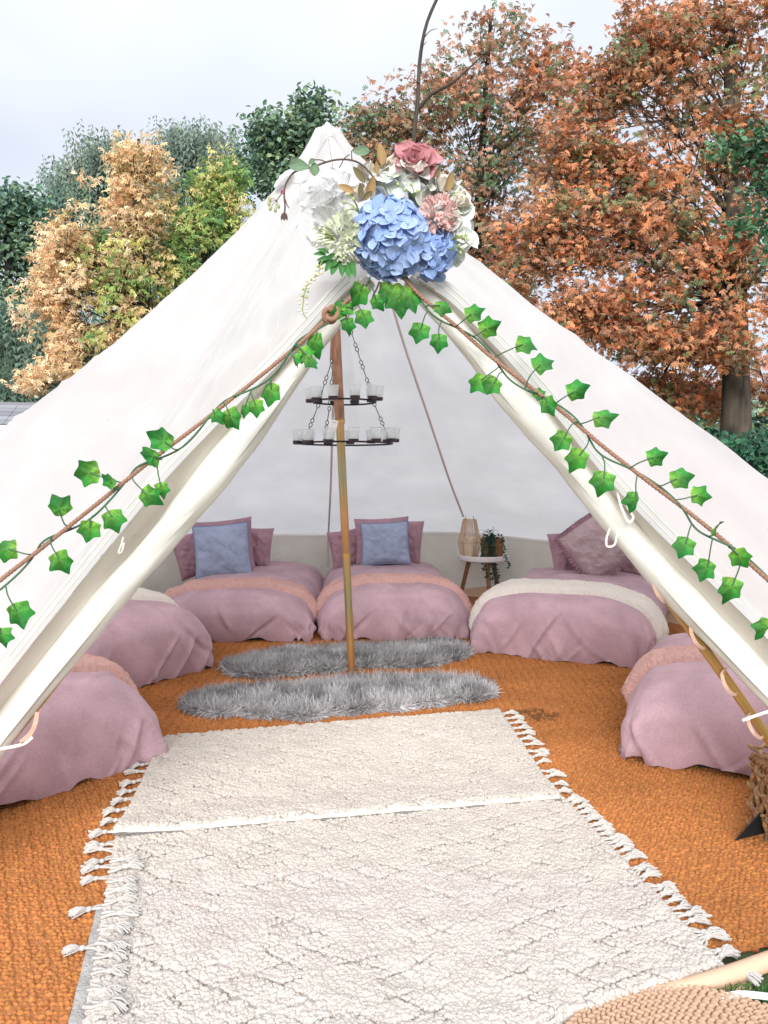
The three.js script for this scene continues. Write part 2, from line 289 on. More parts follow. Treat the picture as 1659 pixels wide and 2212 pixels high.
// leaning poles of the door and the rolled door cloth tied to them
const poleLine = { L: [at(768, 600, -2.03), at(100, 1497, -2.0), at(-272, 1996, -2.0)], R: [at(905, 600, -2.03), at(1418, 1260, -2.0), at(1905, 1990, -2.0)] };
poleLine.L[2].y = 0; poleLine.R[2].y = 0;
for (const k of ['L', 'R']) wpart(tent, 'door_pole', taper([poleLine[k][0], poleLine[k][1], poleLine[k][2]], () => 0.0135, 20, 12), M.doorSteel);
const rollL = new THREE.CatmullRomCurve3([[800, 606], [700, 712], [612, 835], [512, 965], [420, 1082], [345, 1168], [258, 1270], [150, 1398], [40, 1535], [-60, 1672], [-250, 1930]].map(([x, y]) => at(x, y, -1.97)));
const rollR = new THREE.CatmullRomCurve3([[880, 608], [948, 668], [1035, 770], [1118, 868], [1212, 976], [1300, 1084], [1412, 1222], [1510, 1328], [1615, 1440], [1780, 1622], [2030, 1930]].map(([x, y]) => at(x, y, -1.97)));
const rollRad = (t) => lerp(0.018, 0.041, sstep(0, 0.32, t)) + 0.003 * Math.sin(t * 21);
for (const [c, sg] of [[rollL, 1], [rollR, -1]]) {
  // a spiral of cloth: the outer turn ends in a free edge
  wpart(tent, 'rolled_door', sheet(44, 150, (u, v) => {
    const p = c.getPoint(v), q = c.getPoint(Math.min(1, v + 0.004)), dn = v > 0.995 ? c.getTangent(1) : q.sub(p).normalize(), side = new THREE.Vector3().crossVectors(dn, V(0, 0, 1)).normalize();
    const a = u * Math.PI * 2.5 + 0.6, r = rollRad(v) * (1 - 0.09 * (1 - u)) * (1 + 0.05 * n3(v * 12, Math.cos(a), Math.sin(a)) + 0.15 * n3(v * 4 + a * 0.2, 3, 1) + 0.05 * n3(v * 3 + 9, a * 1.6, 4));
    return p.addScaledVector(side, Math.cos(a) * r * sg).add(V(0, 0, Math.sin(a) * r));
  }, (u, v) => [u * 0.3, v * 2.2]), M.roll);
}
// the flat of each door, from its hem back to the roll, seen from its inside
for (const [hem, roll, h0] of [[curveL, rollL, 0.93], [curveR, rollR, 0.93]]) {
  wpart(tent, 'door_flap', sheet(16, 120, (u, v) => {
    const p = hem.getPoint(v * h0), y = p.y; let lo = 0, hi = 1; for (let i = 0; i < 18; i++) { const m = (lo + hi) / 2; if (roll.getPoint(m).y > y - 0.05) lo = m; else hi = m; }
    const q = roll.getPoint(lo); q.z -= 0.015;
    const r = p.lerp(q, u); r.z -= 0.012 + Math.sin(u * Math.PI) * (0.03 + 0.03 * n3(v * 5, 1, 2)) + 0.01 * Math.sin(u * 9 + 2 * n3(v * 4, 2, 7)) * Math.sin(u * Math.PI); return r;
  }, (u, v) => [u * 0.2, v * 2]), M.lining);
}
// cords sewn along the seams inside
for (const pts of [[[836, 622], [872, 742], [925, 900], [972, 1040], [1001, 1116]], [[727, 700], [719, 900], [714, 1060], [709, 1165], [708, 1225]], [[560, 840], [470, 1010], [386, 1160]]]) {
  const far = pts.map(([x, y]) => { const d = ray(x, y); let lo = 2.4, hi = 8; // walk the sight line to the back of the roof
    for (let i = 0; i < 24; i++) { const m = (lo + hi) / 2, p = d.clone().multiplyScalar(m / -d.z).add(V(0, EYE, 0)), a = Math.atan2(p.x - CX, p.z - CZ), k = clamp((APEX.y - p.y) / (APEX.y - 0.52), 0, 1), r = eaveR(Math.abs(a) < 1 ? (a < 0 ? -1.2 : 1.2) : a) * (p.y > 0.5 ? k - 0.035 * Math.sin(Math.PI * Math.pow(k, 0.62)) : 1), cx = lerp(CX, APEX.x, 1 - k), cz = lerp(CZ, APEX.z, 1 - k); if (Math.hypot(p.x - cx, p.z - cz) < r - 0.07) lo = m; else hi = m; }
    return d.multiplyScalar(lo / -d.z).add(V(0, EYE, 0)); });
  wpart(tent, 'seam_cord', tube(far, 0.0085, 40, 6), M.seamCord);
}
// ties: loops on the rolls, laces round the door poles
function ribbon(pts, w, face = V(0, 0, 1)) {
  const c = new THREE.CatmullRomCurve3(pts), n = pts.length * 6;
  return sheet(1, n, (u, v) => { const p = c.getPoint(v), t = c.getTangent(v), s = new THREE.Vector3().crossVectors(t, face).normalize(); return p.addScaledVector(s, (u - 0.5) * w); });
}
const tie = (pts, z, w, mat, name = 'tie') => wpart(tent, name, ribbon(pts.map(([x, y, dz = 0]) => at(x, y, z + dz)), w), mat);
tie([[1336, 1020], [1346, 1055], [1358, 1100], [1368, 1118], [1360, 1128], [1344, 1100], [1334, 1060], [1333, 1025]], -1.9, 0.006, M.creamTie, 'tie_loop');
tie([[1318, 1140], [1310, 1165], [1312, 1180], [1326, 1178], [1332, 1160], [1336, 1145]], -1.9, 0.005, M.creamTie, 'tie_loop');
tie([[266, 1160], [262, 1176], [256, 1194], [262, 1192], [268, 1172]], -1.88, 0.004, M.creamTie, 'tie_loop');
tie([[-30, 1622], [10, 1616], [52, 1606], [70, 1592]], -1.93, 0.008, M.creamTie);
tie([[80, 1538], [76, 1562, 0.02], [66, 1584, 0.02], [44, 1604, 0.02]], -1.95, 0.012, M.strap, 'lace');
tie([[1700, 1526], [1650, 1540], [1604, 1556]], -1.92, 0.008, M.creamTie);
for (const [x, y] of [[1408, 1262], [1488, 1362], [1556, 1462], [1612, 1556]]) {
  wpart(tent, 'lace', ribbon([[x + 14, y - 18, -0.03], [x + 4, y - 6, 0.012], [x + 7, y + 10, 0.018], [x + 16, y + 27, 0.018], [x + 30, y + 38, 0.0], [x + 40, y + 34, -0.03]].map(([a, b, dz]) => at(a, b, -1.97 + dz)), 0.0095), M.strap);
}
// front edge of the groundsheet with the door zip
{
  const lip = [gnd(1250, 2210, -0.01), gnd(1400, 2156, 0.006), gnd(1500, 2130, 0.014), gnd(1590, 2102, 0.02), gnd(1700, 2064, 0.024), gnd(1900, 2020, 0.024)];
  wpart(tent, 'groundsheet_lip', taper(lip, () => 0.021, 24, 10), M.pvc);
  wpart(tent, 'groundsheet_lip', sheet(20, 6, (u, v) => { const c = new THREE.CatmullRomCurve3(lip).getPoint(u); return c.add(V(0.02 * v, -0.02 - 0.03 * v + 0.012 * Math.sin(u * 14), 0.13 * v)); }), M.pvc);
  const z = new THREE.CatmullRomCurve3([gnd(1512, 2176, 0.012), gnd(1550, 2160, 0.02), gnd(1600, 2150, 0.024), gnd(1690, 2158, 0.026)]);
  wpart(tent, 'zip', ribbon([0, 0.25, 0.5, 0.75, 1].map((t) => z.getPoint(t)), 0.016, V(0, 1, 0.2)), M.zip);
  const teeth = []; for (let i = 0; i < 60; i++) { const t = i / 59; for (const s of [-0.0055, 0.0055]) teeth.push(M4(z.getPoint(t).add(V(0, 0.003, s)).sub(tent.position), Q(0, 0, 0), 1)); }
  inst(tent, 'zip_teeth', new THREE.BoxGeometry(0.003, 0.0035, 0.006), M.zip, teeth);
}

const soften = (b, k) => { const p = b.attributes.position, n = b.attributes.normal; if (!k) return b;
  for (let i = 0; i < n.count; i += 3) if (n.getY(i) < 0) { const t = [p.getX(i + 1), p.getY(i + 1), p.getZ(i + 1)]; p.setXYZ(i + 1, p.getX(i + 2), p.getY(i + 2), p.getZ(i + 2)); p.setXYZ(i + 2, ...t); }
  b.computeVertexNormals();  for (let i = 0; i < n.count; i++) { const s = n.getY(i) < 0 ? -1 : 1, v = V(n.getX(i) * s * (1 - k), lerp(n.getY(i) * s, 1, k), n.getZ(i) * s * (1 - k)).normalize(); n.setXYZ(i, v.x, v.y, v.z); } return b; };
// ------------------------------------------------------------------ coir carpet
reseed(3);
{
  const g = thing('coir_carpet', 'rust orange coir carpet covering the whole tent floor', 'carpet', V(CX, 0, CZ));
  const pts = []; const N = 96;
  for (let i = 0; i < N; i++) { const a = i / N * 2 * Math.PI - Math.PI; let r = Math.abs(a) < 1.1 ? 3.4 : eaveR(a) - 0.07; const x = Math.sin(a) * r; let z = Math.cos(a) * r; z = Math.min(z, -1.47 - CZ - 0.29 * x); pts.push(new THREE.Vector2(x, -z)); }
  const sh = new THREE.ShapeGeometry(new THREE.Shape(pts)).rotateX(-Math.PI / 2).translate(0, 0.008, 0);
  const uv = sh.attributes.uv; for (let i = 0; i < uv.count; i++) uv.setXY(i, uv.getX(i) * 0.8, uv.getY(i) * 0.8);
  part(g, 'backing', sh, M.coir);
  // knots of bristly yarn in rows
  const knots = [0, 1, 2].map((sd) => {
    const g = mergeVertices(new THREE.IcosahedronGeometry(1, 1).deleteAttribute('uv').deleteAttribute('normal')), p = g.attributes.position, l = [];
    for (let i = 0; i < p.count; i++) { const k = 1 + 0.28 * n3(p.getX(i) * 1.7 + sd * 7, p.getY(i) * 1.7, p.getZ(i) * 1.7); p.setXYZ(i, p.getX(i) * 0.0088 * k, p.getY(i) * 0.0062 * k, p.getZ(i) * 0.0058 * k); }
    g.computeVertexNormals();
    for (let i = 0; i < 7; i++) { const a = rr(0, 6.28), d = V(Math.cos(a), rr(0.2, 1), Math.sin(a)).normalize(), s = V(-Math.sin(a), 0.2, Math.cos(a)).multiplyScalar(0.0011), o = V(rr(-0.005, 0.005), 0.002, rr(-0.003, 0.003)), e = o.clone().addScaledVector(d, rr(0.009, 0.015)); l.push(o.clone().sub(s), o.clone().add(s), e); }
    const f = new THREE.BufferGeometry().setFromPoints(l); f.computeVertexNormals(); return merge([g, soften(f, 0.3)]);
  });
  const quads = [[[352, 1604], [1080, 1545], [1212, 1748], [244, 1832]], [[252, 1812], [1212, 1735], [1562, 2108], [120, 2600]]].map((q) => q.map(([x, y]) => gnd(x, y)));
  const under = (x, z) => quads.some((q) => q.every((p, i) => { const n = q[(i + 1) % 4]; return (n.x - p.x) * (z - p.z) - (n.z - p.z) * (x - p.x) > 0.006; }));
  const mats = [[], [], []], cols = [[], [], []];
  for (let z = -5.4; z < -1.42; z += 0.0135) {
    let k = 0;
    for (let x = -1.75; x < 2.0; x += 0.0145) {
      const wv = 0.006 * n3(x * 1.3, z * 1.3, 5), px = x + rr(-0.004, 0.004) + (Math.round(z / 0.0135) % 2) * 0.0077, pz = z + rr(-0.0022, 0.0022) + wv;
      const lx = px - CX, lz = pz - CZ, r = Math.hypot(lx, lz); if ((lz < 1.3 && r > eaveR(Math.atan2(lx, lz)) - 0.1) || lz > -1.47 - CZ - 0.29 * lx) continue;
      if (Math.abs(px) > 0.53 * -pz + 0.12 || under(px, pz)) continue;
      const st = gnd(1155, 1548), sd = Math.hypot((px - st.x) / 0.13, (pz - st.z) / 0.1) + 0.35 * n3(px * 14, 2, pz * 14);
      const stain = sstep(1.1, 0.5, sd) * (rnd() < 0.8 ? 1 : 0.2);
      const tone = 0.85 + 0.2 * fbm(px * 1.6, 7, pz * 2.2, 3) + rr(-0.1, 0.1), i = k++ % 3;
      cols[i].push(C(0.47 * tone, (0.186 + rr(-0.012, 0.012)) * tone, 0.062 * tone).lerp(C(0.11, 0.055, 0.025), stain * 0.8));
      mats[i].push(M4(V(lx, 0.006 + 0.0035 * n3(px * 30, 3, pz * 55), lz), Q(rr(-0.3, 0.3), rr(-0.45, 0.45), rr(-0.3, 0.3)), rr(0.8, 1.25)));
    }
  }
  knots.forEach((k, i) => inst(g, 'coir_pile', k, M.coirTuft, mats[i], cols[i]));
}

// ------------------------------------------------------------------ beds
reseed(5);
// a box with soft edges, puffed and creased; pt(x, y, z) are its own coordinates: the foot is at z = 0, the head at -len
function duvetShape(w, h, len, sd, sag = 0.085) {
  const hw = w / 2, r = 0.1;
  // cloth folds: each starts somewhere on the side, slants down and dies out; steep on one flank
  const folds = []; reseed(400 + sd);
  for (let i = 0; i < Math.round((w + 2 * len) * 19); i++) folds.push({ a: rr(-1, 1) * (hw + len), top: rr(0.25, 1.0), bot: rr(-0.5, 0.35), sl: rr(-0.5, 0.5), cv: rr(-0.25, 0.25), wd: rr(0.009, 0.026), am: rr(0.006, 0.02) * (rnd() < 0.25 ? -1 : 1), sk: rnd() < 0.5 ? 1 : -1 });
  const tops = []; for (let i = 0; i < 34; i++) tops.push({ x: rr(-hw, hw), z: rr(-len, 0.1), an: rr(0, 3.14), L: rr(0.08, 0.3), wd: rr(0.012, 0.03), am: rr(0.005, 0.013), sk: rnd() < 0.5 ? 1 : -1 });
  const prof = (e, k) => { e /= k.wd; e *= k.sk; return Math.exp(-(e > 0 ? e * e * 0.5 : e * e * 4)); };
  // distance along the hem: the foot is the middle, the long sides run on from it
  const along = (x, zc, hl) => { const dz = hl - zc, dx = hw - Math.abs(x); return dx > dz ? x : Math.sign(x) * (hw + dz); };
  return (x, y, z, off = 0) => {
    const zc = z + len / 2, hl = len / 2, qx = clamp(x, -hw + r, hw - r), qz = clamp(zc, -hl + r, hl - r), qy = Math.min(y, h - r);
    let d = V(x - qx, Math.max(0, y - qy), zc - qz); const L = d.length(); if (L > 1e-6) d.divideScalar(L); else d = V(0, 1, 0);
    const p = V(qx, qy, qz).addScaledVector(d, Math.min(L, r) > 0 ? r : 0);
    const ux = p.x / hw, uz = p.z / hl, v = clamp(p.y / h);
    const dome = (1 - ux * ux) * (1 - Math.pow(Math.abs(uz), 4));
    p.y += v * (0.045 * dome - sag * Math.pow(Math.abs(ux), 4) * Math.pow(Math.max(0, uz), 4) - 0.05 * Math.pow(Math.abs(ux), 4) + 0.015 * sstep(-0.2, 0.8, uz));
    const sidew = 1 - Math.abs(d.y), puff = Math.sin(Math.PI * Math.pow(v, 0.9)) * 0.022;
    const wg = sstep(0.55, 0.0, v) * sidew * (y < h - 0.001 ? 1 : 0); p.x = lerp(p.x, x, wg); p.z = lerp(p.z, zc, wg);
    p.x += d.x * puff * sidew; p.z += d.z * puff * sidew;
    // hanging folds at the sides, long soft creases on top
    const per = p.x * (Math.abs(d.z) + 0.2) + p.z * Math.abs(d.x), t = 1 - v;
    const f1 = n3(per * 3.2 + sd, v * 0.35 + sd, sd * 3), grow = sstep(0.0, 0.75, t), A0 = along(x, zc, hl);
    let hang = grow * 0.016 * f1 - 0.004, top = 0.006 * n3(p.x * 2.5, sd, p.z * 2.5);
    if (sidew > 0.03) for (const k of folds) { const e = A0 - k.a - (k.top - v) * h * k.sl * 2 - k.cv * (k.top - v) * (k.top - v) * h; if (Math.abs(e) < k.wd * 3.2) hang += k.am * prof(e, k) * sstep(k.top, k.top - 0.3, v) * sstep(k.bot - 0.2, k.bot + 0.15, v); }
    if (sidew < 0.97) for (const k of tops) { const dx = p.x - k.x, dz = p.z - len / 2 - k.z, q = dx * Math.cos(k.an) + dz * Math.sin(k.an), e = -dx * Math.sin(k.an) + dz * Math.cos(k.an) + 0.4 * q * q; if (Math.abs(q) < k.L && Math.abs(e) < k.wd * 3.2) top += k.am * prof(e, k) * Math.pow(1 - Math.abs(q) / k.L, 0.7); }
    p.addScaledVector(d, lerp(top, hang, sidew) + off);
    const hem = 0.014 + 0.028 * n3(per * 3, sd, 8) + 0.008 * n3(per * 8, sd, 3);
    p.y = Math.max(p.y, 0) + Math.max(0.006, hem) * Math.pow(1 - v, 2.2); // the hem lifts here and there
        p.z -= len / 2; return p;
  };
}
function duvetGeo(w, h, len, S) {
  const step = 0.0125, g = new THREE.BoxGeometry(w, h, len, Math.round(w / step), Math.round(h / step), Math.round(len / step));
  const gi = []; g.groups.forEach((k, i) => { if (i !== 3) gi.push(...g.index.array.slice(k.start, k.start + k.count)); });
  let b = new THREE.BufferGeometry(); b.setAttribute('position', g.attributes.position); b.setIndex(gi); b = mergeVertices(b, 1e-4);
  const p = b.attributes.position, uv = [];
  for (let i = 0; i < p.count; i++) { const x = p.getX(i), y = p.getY(i) + h / 2, z = p.getZ(i) - len / 2; const q = S(x, y, z); uv.push(x + (z > -0.01 ? 0 : 0) + y * 0.31, z + y); p.setXYZ(i, q.x, q.y, q.z); }
  b.setAttribute('uv', new THREE.Float32BufferAttribute(uv, 2)); b.computeVertexNormals(); return b;
}
// a folded fleece laid across, following the duvet below it from floor to floor
function throwGeo(w, h, S, z0, z1, y0, y1, th, slant, sd) {
  const L0 = h - y0, L1 = h - y1, tot = L0 + w + L1;
  return sheet(150, 46, (u, v) => {
    const k = u * tot; let x, y; if (k < L0) { x = -w / 2; y = y0 + k; } else if (k < L0 + w) { x = -w / 2 + k - L0; y = h; } else { x = w / 2; y = h - (k - L0 - w); }
    const bell = Math.pow(Math.max(0, 1 - Math.pow(Math.abs(2 * v - 1), 5)), 0.5), endw = Math.pow(Math.min(1, Math.min(u, 1 - u) * 26), 0.5);
    const z = lerp(z0, z1, v) + slant * (u - 0.5) + 0.014 * n3(u * 5, sd, 0.5), nub = 0.004 * n3(u * 90, v * 22, sd) + 0.003 * n3(u * 40, v * 10, sd + 4);
    const fold = v > 0.5 ? 0.012 * sstep(0.5, 0.62, v) : 0;
    return S(x, y, z, bell * endw * (th + fold + nub + 0.006 * n3(u * 7, v * 3, sd)) - 0.006 * (1 - bell * endw));
  }, (u, v) => [u * tot, (z1 - z0) * v]);
}
function cushionGeo(w, h, th, sd, pinch = 0.07, seg = 34) {
  const side = (s) => sheet(seg, seg, (u, v) => {
    let x = u * 2 - 1, y = v * 2 - 1; const e = (1 - x * x) * (1 - y * y), f = Math.pow(Math.max(0, e), 0.42);
    const px = x * (1 - pinch * (1 - y * y)) * w / 2, py = y * (1 - pinch * (1 - x * x)) * h / 2;
    const cr = 0.012 * n3(x * 2.2 + sd, y * 2.2, s + sd) + 0.012 * Math.pow(1 - Math.abs(n3(x * 2.6 + y + sd, y * 3, sd + 3 * s)), 5);
    return V(px, py, s * (f * th / 2 + cr * Math.min(1, f * 1.6) * (th / 0.16)));
  }, (u, v) => [u * w * (s > 0 ? 1 : -1), v * h]);
  return merge([side(1), side(-1)]);
}
function cushionEdge(w, h, pinch, sd, wav = 0) {
  const pts = []; const n = 24;
  for (let e = 0; e < 4; e++) for (let i = 0; i < n; i++) { const t = i / n * 2 - 1; let x = [t, 1, -t, -1][e], y = [-1, t, 1, -t][e]; pts.push(V(x * (1 - pinch * (1 - y * y)) * w / 2, y * (1 - pinch * (1 - x * x)) * h / 2, wav * n3(t * 6 + e * 3, sd, 2))); }
  return pts;
}
function bed(label, foot, dir, w, len, h, throwSpec, sd, throwLabel) {
  const turn = Math.atan2(-dir[0], -dir[1]);
  const g = thing('bed', label, 'bed', V(foot.x, 0, foot.z), turn, 'low beds set in a ring round the tent');
  const S = duvetShape(w, h, len, sd);
  const dv = part(g, 'duvet', duvetGeo(w, h, len, S), M.duvet);
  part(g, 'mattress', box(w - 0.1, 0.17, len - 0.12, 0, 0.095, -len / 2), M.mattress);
  const t = throwSpec, o = new THREE.Group(); 
  const m = shadows(new THREE.Mesh(throwGeo(w, h, S, -t.back, -t.front, t.y0 ?? 0.1, t.y1 ?? 0.1, t.th ?? 0.032, t.slant ?? 0, sd), t.mat)); m.name = numbered('throw_blanket');
  m.position.copy(g.position); m.rotation.y = turn; scene.add(m); tag(m, throwLabel, 'blanket', 'fleece throws folded across the beds');
  return { g, S, turn, at: (x, y, z) => V(x, y, z).applyAxisAngle(V(0, 1, 0), turn).add(g.position) };
}
const mid = (a, b, t = 0.5) => a.clone().lerp(b, t);
const dirOf = (a, b) => { const v = b.clone().sub(a); v.y = 0; v.normalize(); return v; };
// foot edges read off the floor; the heads point to the tent wall
const beds = {};
{
  const mk = (key, l, r, len, h, spec, sd, label, tl, w) => { const e = dirOf(l, r), head = [e.z, -e.x]; beds[key] = bed(label, mid(l, r), head, w ?? l.distanceTo(r), len, h, spec, sd, tl); beds[key].w = w ?? l.distanceTo(r); };
  mk('a', gnd(-275, 1857), gnd(358, 1642), 1.4, 0.33, { back: 0.5, front: 0.24, mat: M.pinkSherpa, th: 0.034 }, 11, 'mauve duvet bed nearest the camera on the left, its foot beside the cream rug', 'pink fleece throw on the front left bed, mostly behind the rolled door', 0.98);
  mk('b', gnd(96, 1545), gnd(486, 1440), 1.55, 0.35, { back: 0.62, front: 0.3, mat: M.creamSherpa, th: 0.04 }, 23, 'mauve duvet bed with a cream throw, second on the left behind the front bed', 'cream fleece throw on the left bed beside the rolled door', 0.92);
  mk('c', gnd(318, 1392), gnd(676, 1390), 1.75, 0.285, { back: 0.42, front: 0.2, mat: M.pinkSherpa, slant: -0.03 }, 37, 'mauve duvet bed at the back left with a silvery blue cushion at its head', 'pink fleece throw across the back left bed', 1.0);
  mk('d', gnd(690, 1388), gnd(1016, 1384), 1.7, 0.305, { back: 0.42, front: 0.2, mat: M.pinkSherpa, slant: 0.02 }, 41, 'mauve duvet bed at the back centre, right behind the tent pole', 'pink fleece throw across the bed behind the tent pole', 0.96);
  mk('e', gnd(1014, 1412), gnd(1412, 1452), 1.6, 0.335, { back: 0.46, front: 0.14, mat: M.creamSherpa, y1: 0.02, th: 0.04 }, 53, 'mauve duvet bed at the back right with a fringed diamond cushion and cream throw', 'cream fleece throw across the back right bed, hanging to the floor', 1.04);
  mk('f', gnd(1362, 1652), gnd(1960, 1746), 1.15, 0.31, { back: 0.62, front: 0.34, mat: M.pinkSherpa, th: 0.034, y0: 0.14 }, 67, 'mauve duvet bed nearest the camera on the right, behind the leaning door pole', 'pink fleece throw on the front right bed, crossed by the door pole', 0.95);
}

// pillows and cushions, each a thing of its own leaning at the heads
function cushion(name, label, geo, mat, pos, rot, extra) {
  const g = thing(name, label, name === 'pillow' ? 'pillow' : 'cushion', pos, 0); g.rotation.set(rot[0], rot[1], rot[2], 'YXZ');
  part(g, 'cover', geo, mat); if (extra) extra(g); return g;
}
const PZ = -6.0;
const pil = (label, x, y, z, w, h, rot, sd, mat = M.pillow) => cushion('pillow', label, cushionGeo(w, h, 0.17, sd, 0.06), mat, at(x, y, z), rot);
pil('plum pillow at the far left of the back left bed, leaning outward', 424, 1196, -5.98, 0.33, 0.36, [-0.35, 0.2, 0.28], 1);
pil('plum pillow at the right of the back left bed, upright behind the blue cushion', 538, 1182, -6.12, 0.38, 0.33, [-0.3, -0.1, -0.04], 2);
pil('large square mauve pillow directly behind the silvery blue cushion on the back left bed', 484, 1182, -5.92, 0.46, 0.44, [-0.25, 0.05, 0.1], 3);
pil('plum pillow at the left of the centre bed, half hidden by the tent pole', 752, 1186, -6.22, 0.3, 0.33, [-0.3, 0.2, 0.15], 4);
pil('plum pillow at the right of the centre bed behind the blue cushion', 868, 1170, -6.28, 0.34, 0.37, [-0.3, -0.15, -0.06], 5);
pil('mauve pillow directly behind the pale blue cushion on the centre bed', 826, 1168, -6.12, 0.44, 0.38, [-0.28, 0, 0.05], 6);
pil('plum pillow behind the fringed diamond cushion on the back right bed', 1238, 1196, -5.62, 0.34, 0.34, [-0.35, 0.1, 0.1], 7);
pil('plum pillow lying at the right of the fringed diamond cushion, by the rolled door', 1345, 1212, -5.6, 0.36, 0.24, [-0.5, -0.2, -0.1], 8);
const piping = (w, h, r, mat, sd, wav = 0) => (g) => part(g, 'piping', new THREE.TubeGeometry(new THREE.CatmullRomCurve3(cushionEdge(w, h, 0.05, sd, wav), true), 160, r, 5, true), mat);
cushion('cushion', 'silvery blue velvet cushion in front of the plum pillows on the back left bed', cushionGeo(0.415, 0.415, 0.15, 12, 0.05), M.blueVelvet, at(480, 1191, -5.76), [-0.3, 0.12, 0.085], piping(0.415, 0.415, 0.005, M.blueTrim, 1));
cushion('cushion', 'pale blue velvet cushion in front of the pillows on the bed behind the pole', cushionGeo(0.375, 0.335, 0.14, 15, 0.05), M.blueVelvet, at(832, 1174, -5.98), [-0.3, -0.05, 0.06], piping(0.375, 0.335, 0.005, M.blueTrim, 2));
cushion('cushion', 'dusty mauve textured cushion standing on its corner with a plum ruffled edge', cushionGeo(0.38, 0.38, 0.21, 18, 0.0), M.lace, at(1290, 1180, -5.36), [-0.35, -0.05, 0.62], (g) => {
  const e = new THREE.CatmullRomCurve3(cushionEdge(0.375, 0.375, 0.0, 4), true);
  part(g, 'ruffle', sheet(300, 4, (u, v) => { const p = e.getPoint(u), d = V(p.x, p.y, 0).normalize(); return p.addScaledVector(d, v * 0.038).add(V(0, 0, v * (0.016 * Math.sin(u * 420) + 0.01 * n3(u * 60, 2, 2)))); }, (u, v) => [u * 1.6, v * 0.03]), M.pillow);
});

// ------------------------------------------------------------------ grey shaggy runners
reseed(8);
const tuftBlades = (n, len, wid, spread, curl, soft = 0) => { // a lock of tapering hairs
  const l = [];
  for (let i = 0; i < n; i++) {
    const a = rr(0, 6.28), o = V(Math.cos(a) * rr(0, spread), 0, Math.sin(a) * rr(0, spread)), d = V(rr(-0.35, 0.35), 1, rr(-0.35, 0.35)).normalize(), L = len * rr(0.7, 1.15), c = V(rr(-1, 1), -0.5, rr(-1, 1)).multiplyScalar(curl), b = rr(0, 6.28), s = V(Math.cos(b), 0, Math.sin(b)).multiplyScalar(wid / 2);
    const P = (t) => o.clone().addScaledVector(d, L * t).addScaledVector(c, L * t * t);
    let prev = null; for (let k = 0; k <= 3; k++) { const p = P(k / 3), w = s.clone().multiplyScalar(1 - Math.pow(k / 3, 2) * 0.96), cur = [p.clone().sub(w), p.clone().add(w)]; if (prev) l.push(prev[0], prev[1], cur[1], prev[0], cur[1], cur[0]); prev = cur; }
  }
  const b = new THREE.BufferGeometry().setFromPoints(l); b.computeVertexNormals(); return soften(b, soft);
};
function furRug(label, l, r, halfs, sd, count) {
  const base = mid(l, r), e = dirOf(l, r), len = l.distanceTo(r) / 2, across = V(-e.z, 0, e.x);
  const g = thing('shaggy_runner', label, 'rug', base, 0, 'grey shaggy runners on the coir floor');
  const half = (u, s) => halfs * Math.pow(Math.max(0, 1 - Math.pow(Math.abs(u), 5)), 0.55) * (1 + 0.15 * Math.sin(u * 4.5 + sd + s) + 0.1 * Math.sin(u * 9 + sd * 2 + s * 2) + 0.06 * Math.sin(u * 23 + s));
  const hide = []; for (let i = 0; i <= 50; i++) { const u = i / 25 - 1; hide.push([u, 1]); } for (let i = 50; i >= 0; i--) hide.push([i / 25 - 1, -1]);
  const sh = new THREE.Shape(hide.map(([u, s]) => { const p = e.clone().multiplyScalar(u * len).addScaledVector(across, s * half(u, s)); return new THREE.Vector2(p.x, -p.z); }));
  part(g, 'hide', new THREE.ExtrudeGeometry(sh, { depth: 0.014, bevelEnabled: false }).rotateX(-Math.PI / 2).translate(0, 0.012, 0), M.furSkin);
  const geos = [0, 1, 2].map(() => tuftBlades(8, 0.076, 0.0064, 0.006, 0.55)), ms = [[], [], []], cs = [[], [], []];
  for (let i = 0; i < count; i++) {
    const u = rr(-1, 1), v = rr(-1, 1), h = half(u, Math.sign(v)); if (rnd() > h / halfs / 1.1) continue;
    const p = e.clone().multiplyScalar(u * len).addScaledVector(across, v * h);
    const wx = base.x + p.x, wz = base.z + p.z, edge = Math.max(Math.abs(v), Math.abs(u) > 0.93 ? (Math.abs(u) - 0.93) / 0.07 : 0);
    const fl = V(n3(wx * 4, sd, wz * 4), 0, n3(wx * 4, sd + 5, wz * 4)).multiplyScalar(1.3).addScaledVector(across, v * Math.abs(v) * 1.6 * edge).addScaledVector(e, Math.sign(u) * Math.pow(Math.abs(u), 6) * 1.6).add(V(rr(-0.4, 0.4), 0, rr(-0.4, 0.4)));
    const d = fl.add(V(0, 0.85 - 0.35 * edge, 0)).normalize(), k = i % 3, part0 = n3(wx * 5, sd + 2, wz * 5), t = clamp(0.39 + 0.15 * part0 + rr(-0.16, 0.16), 0.14, 0.8);
    ms[k].push(M4(V(p.x, 0.022, p.z), basis(d, V(rr(-1, 1), 0.2, rr(-1, 1))), V(rr(0.8, 1.2), rr(0.75, 1.15), rr(0.8, 1.2)))); cs[k].push(C(t, t * 0.97, t * 0.985));
  }
  geos.forEach((q, k) => inst(g, 'fur', q, M.fur, ms[k], cs[k]));
}
furRug('grey shaggy runner in front of the tent pole, the larger and nearer of two', gnd(404, 1534), gnd(1056, 1498), 0.2, 1.3, 11000);
furRug('grey shaggy runner behind the tent pole at the foot of the back beds', gnd(488, 1452), gnd(1004, 1412), 0.2, 4.1, 9000);

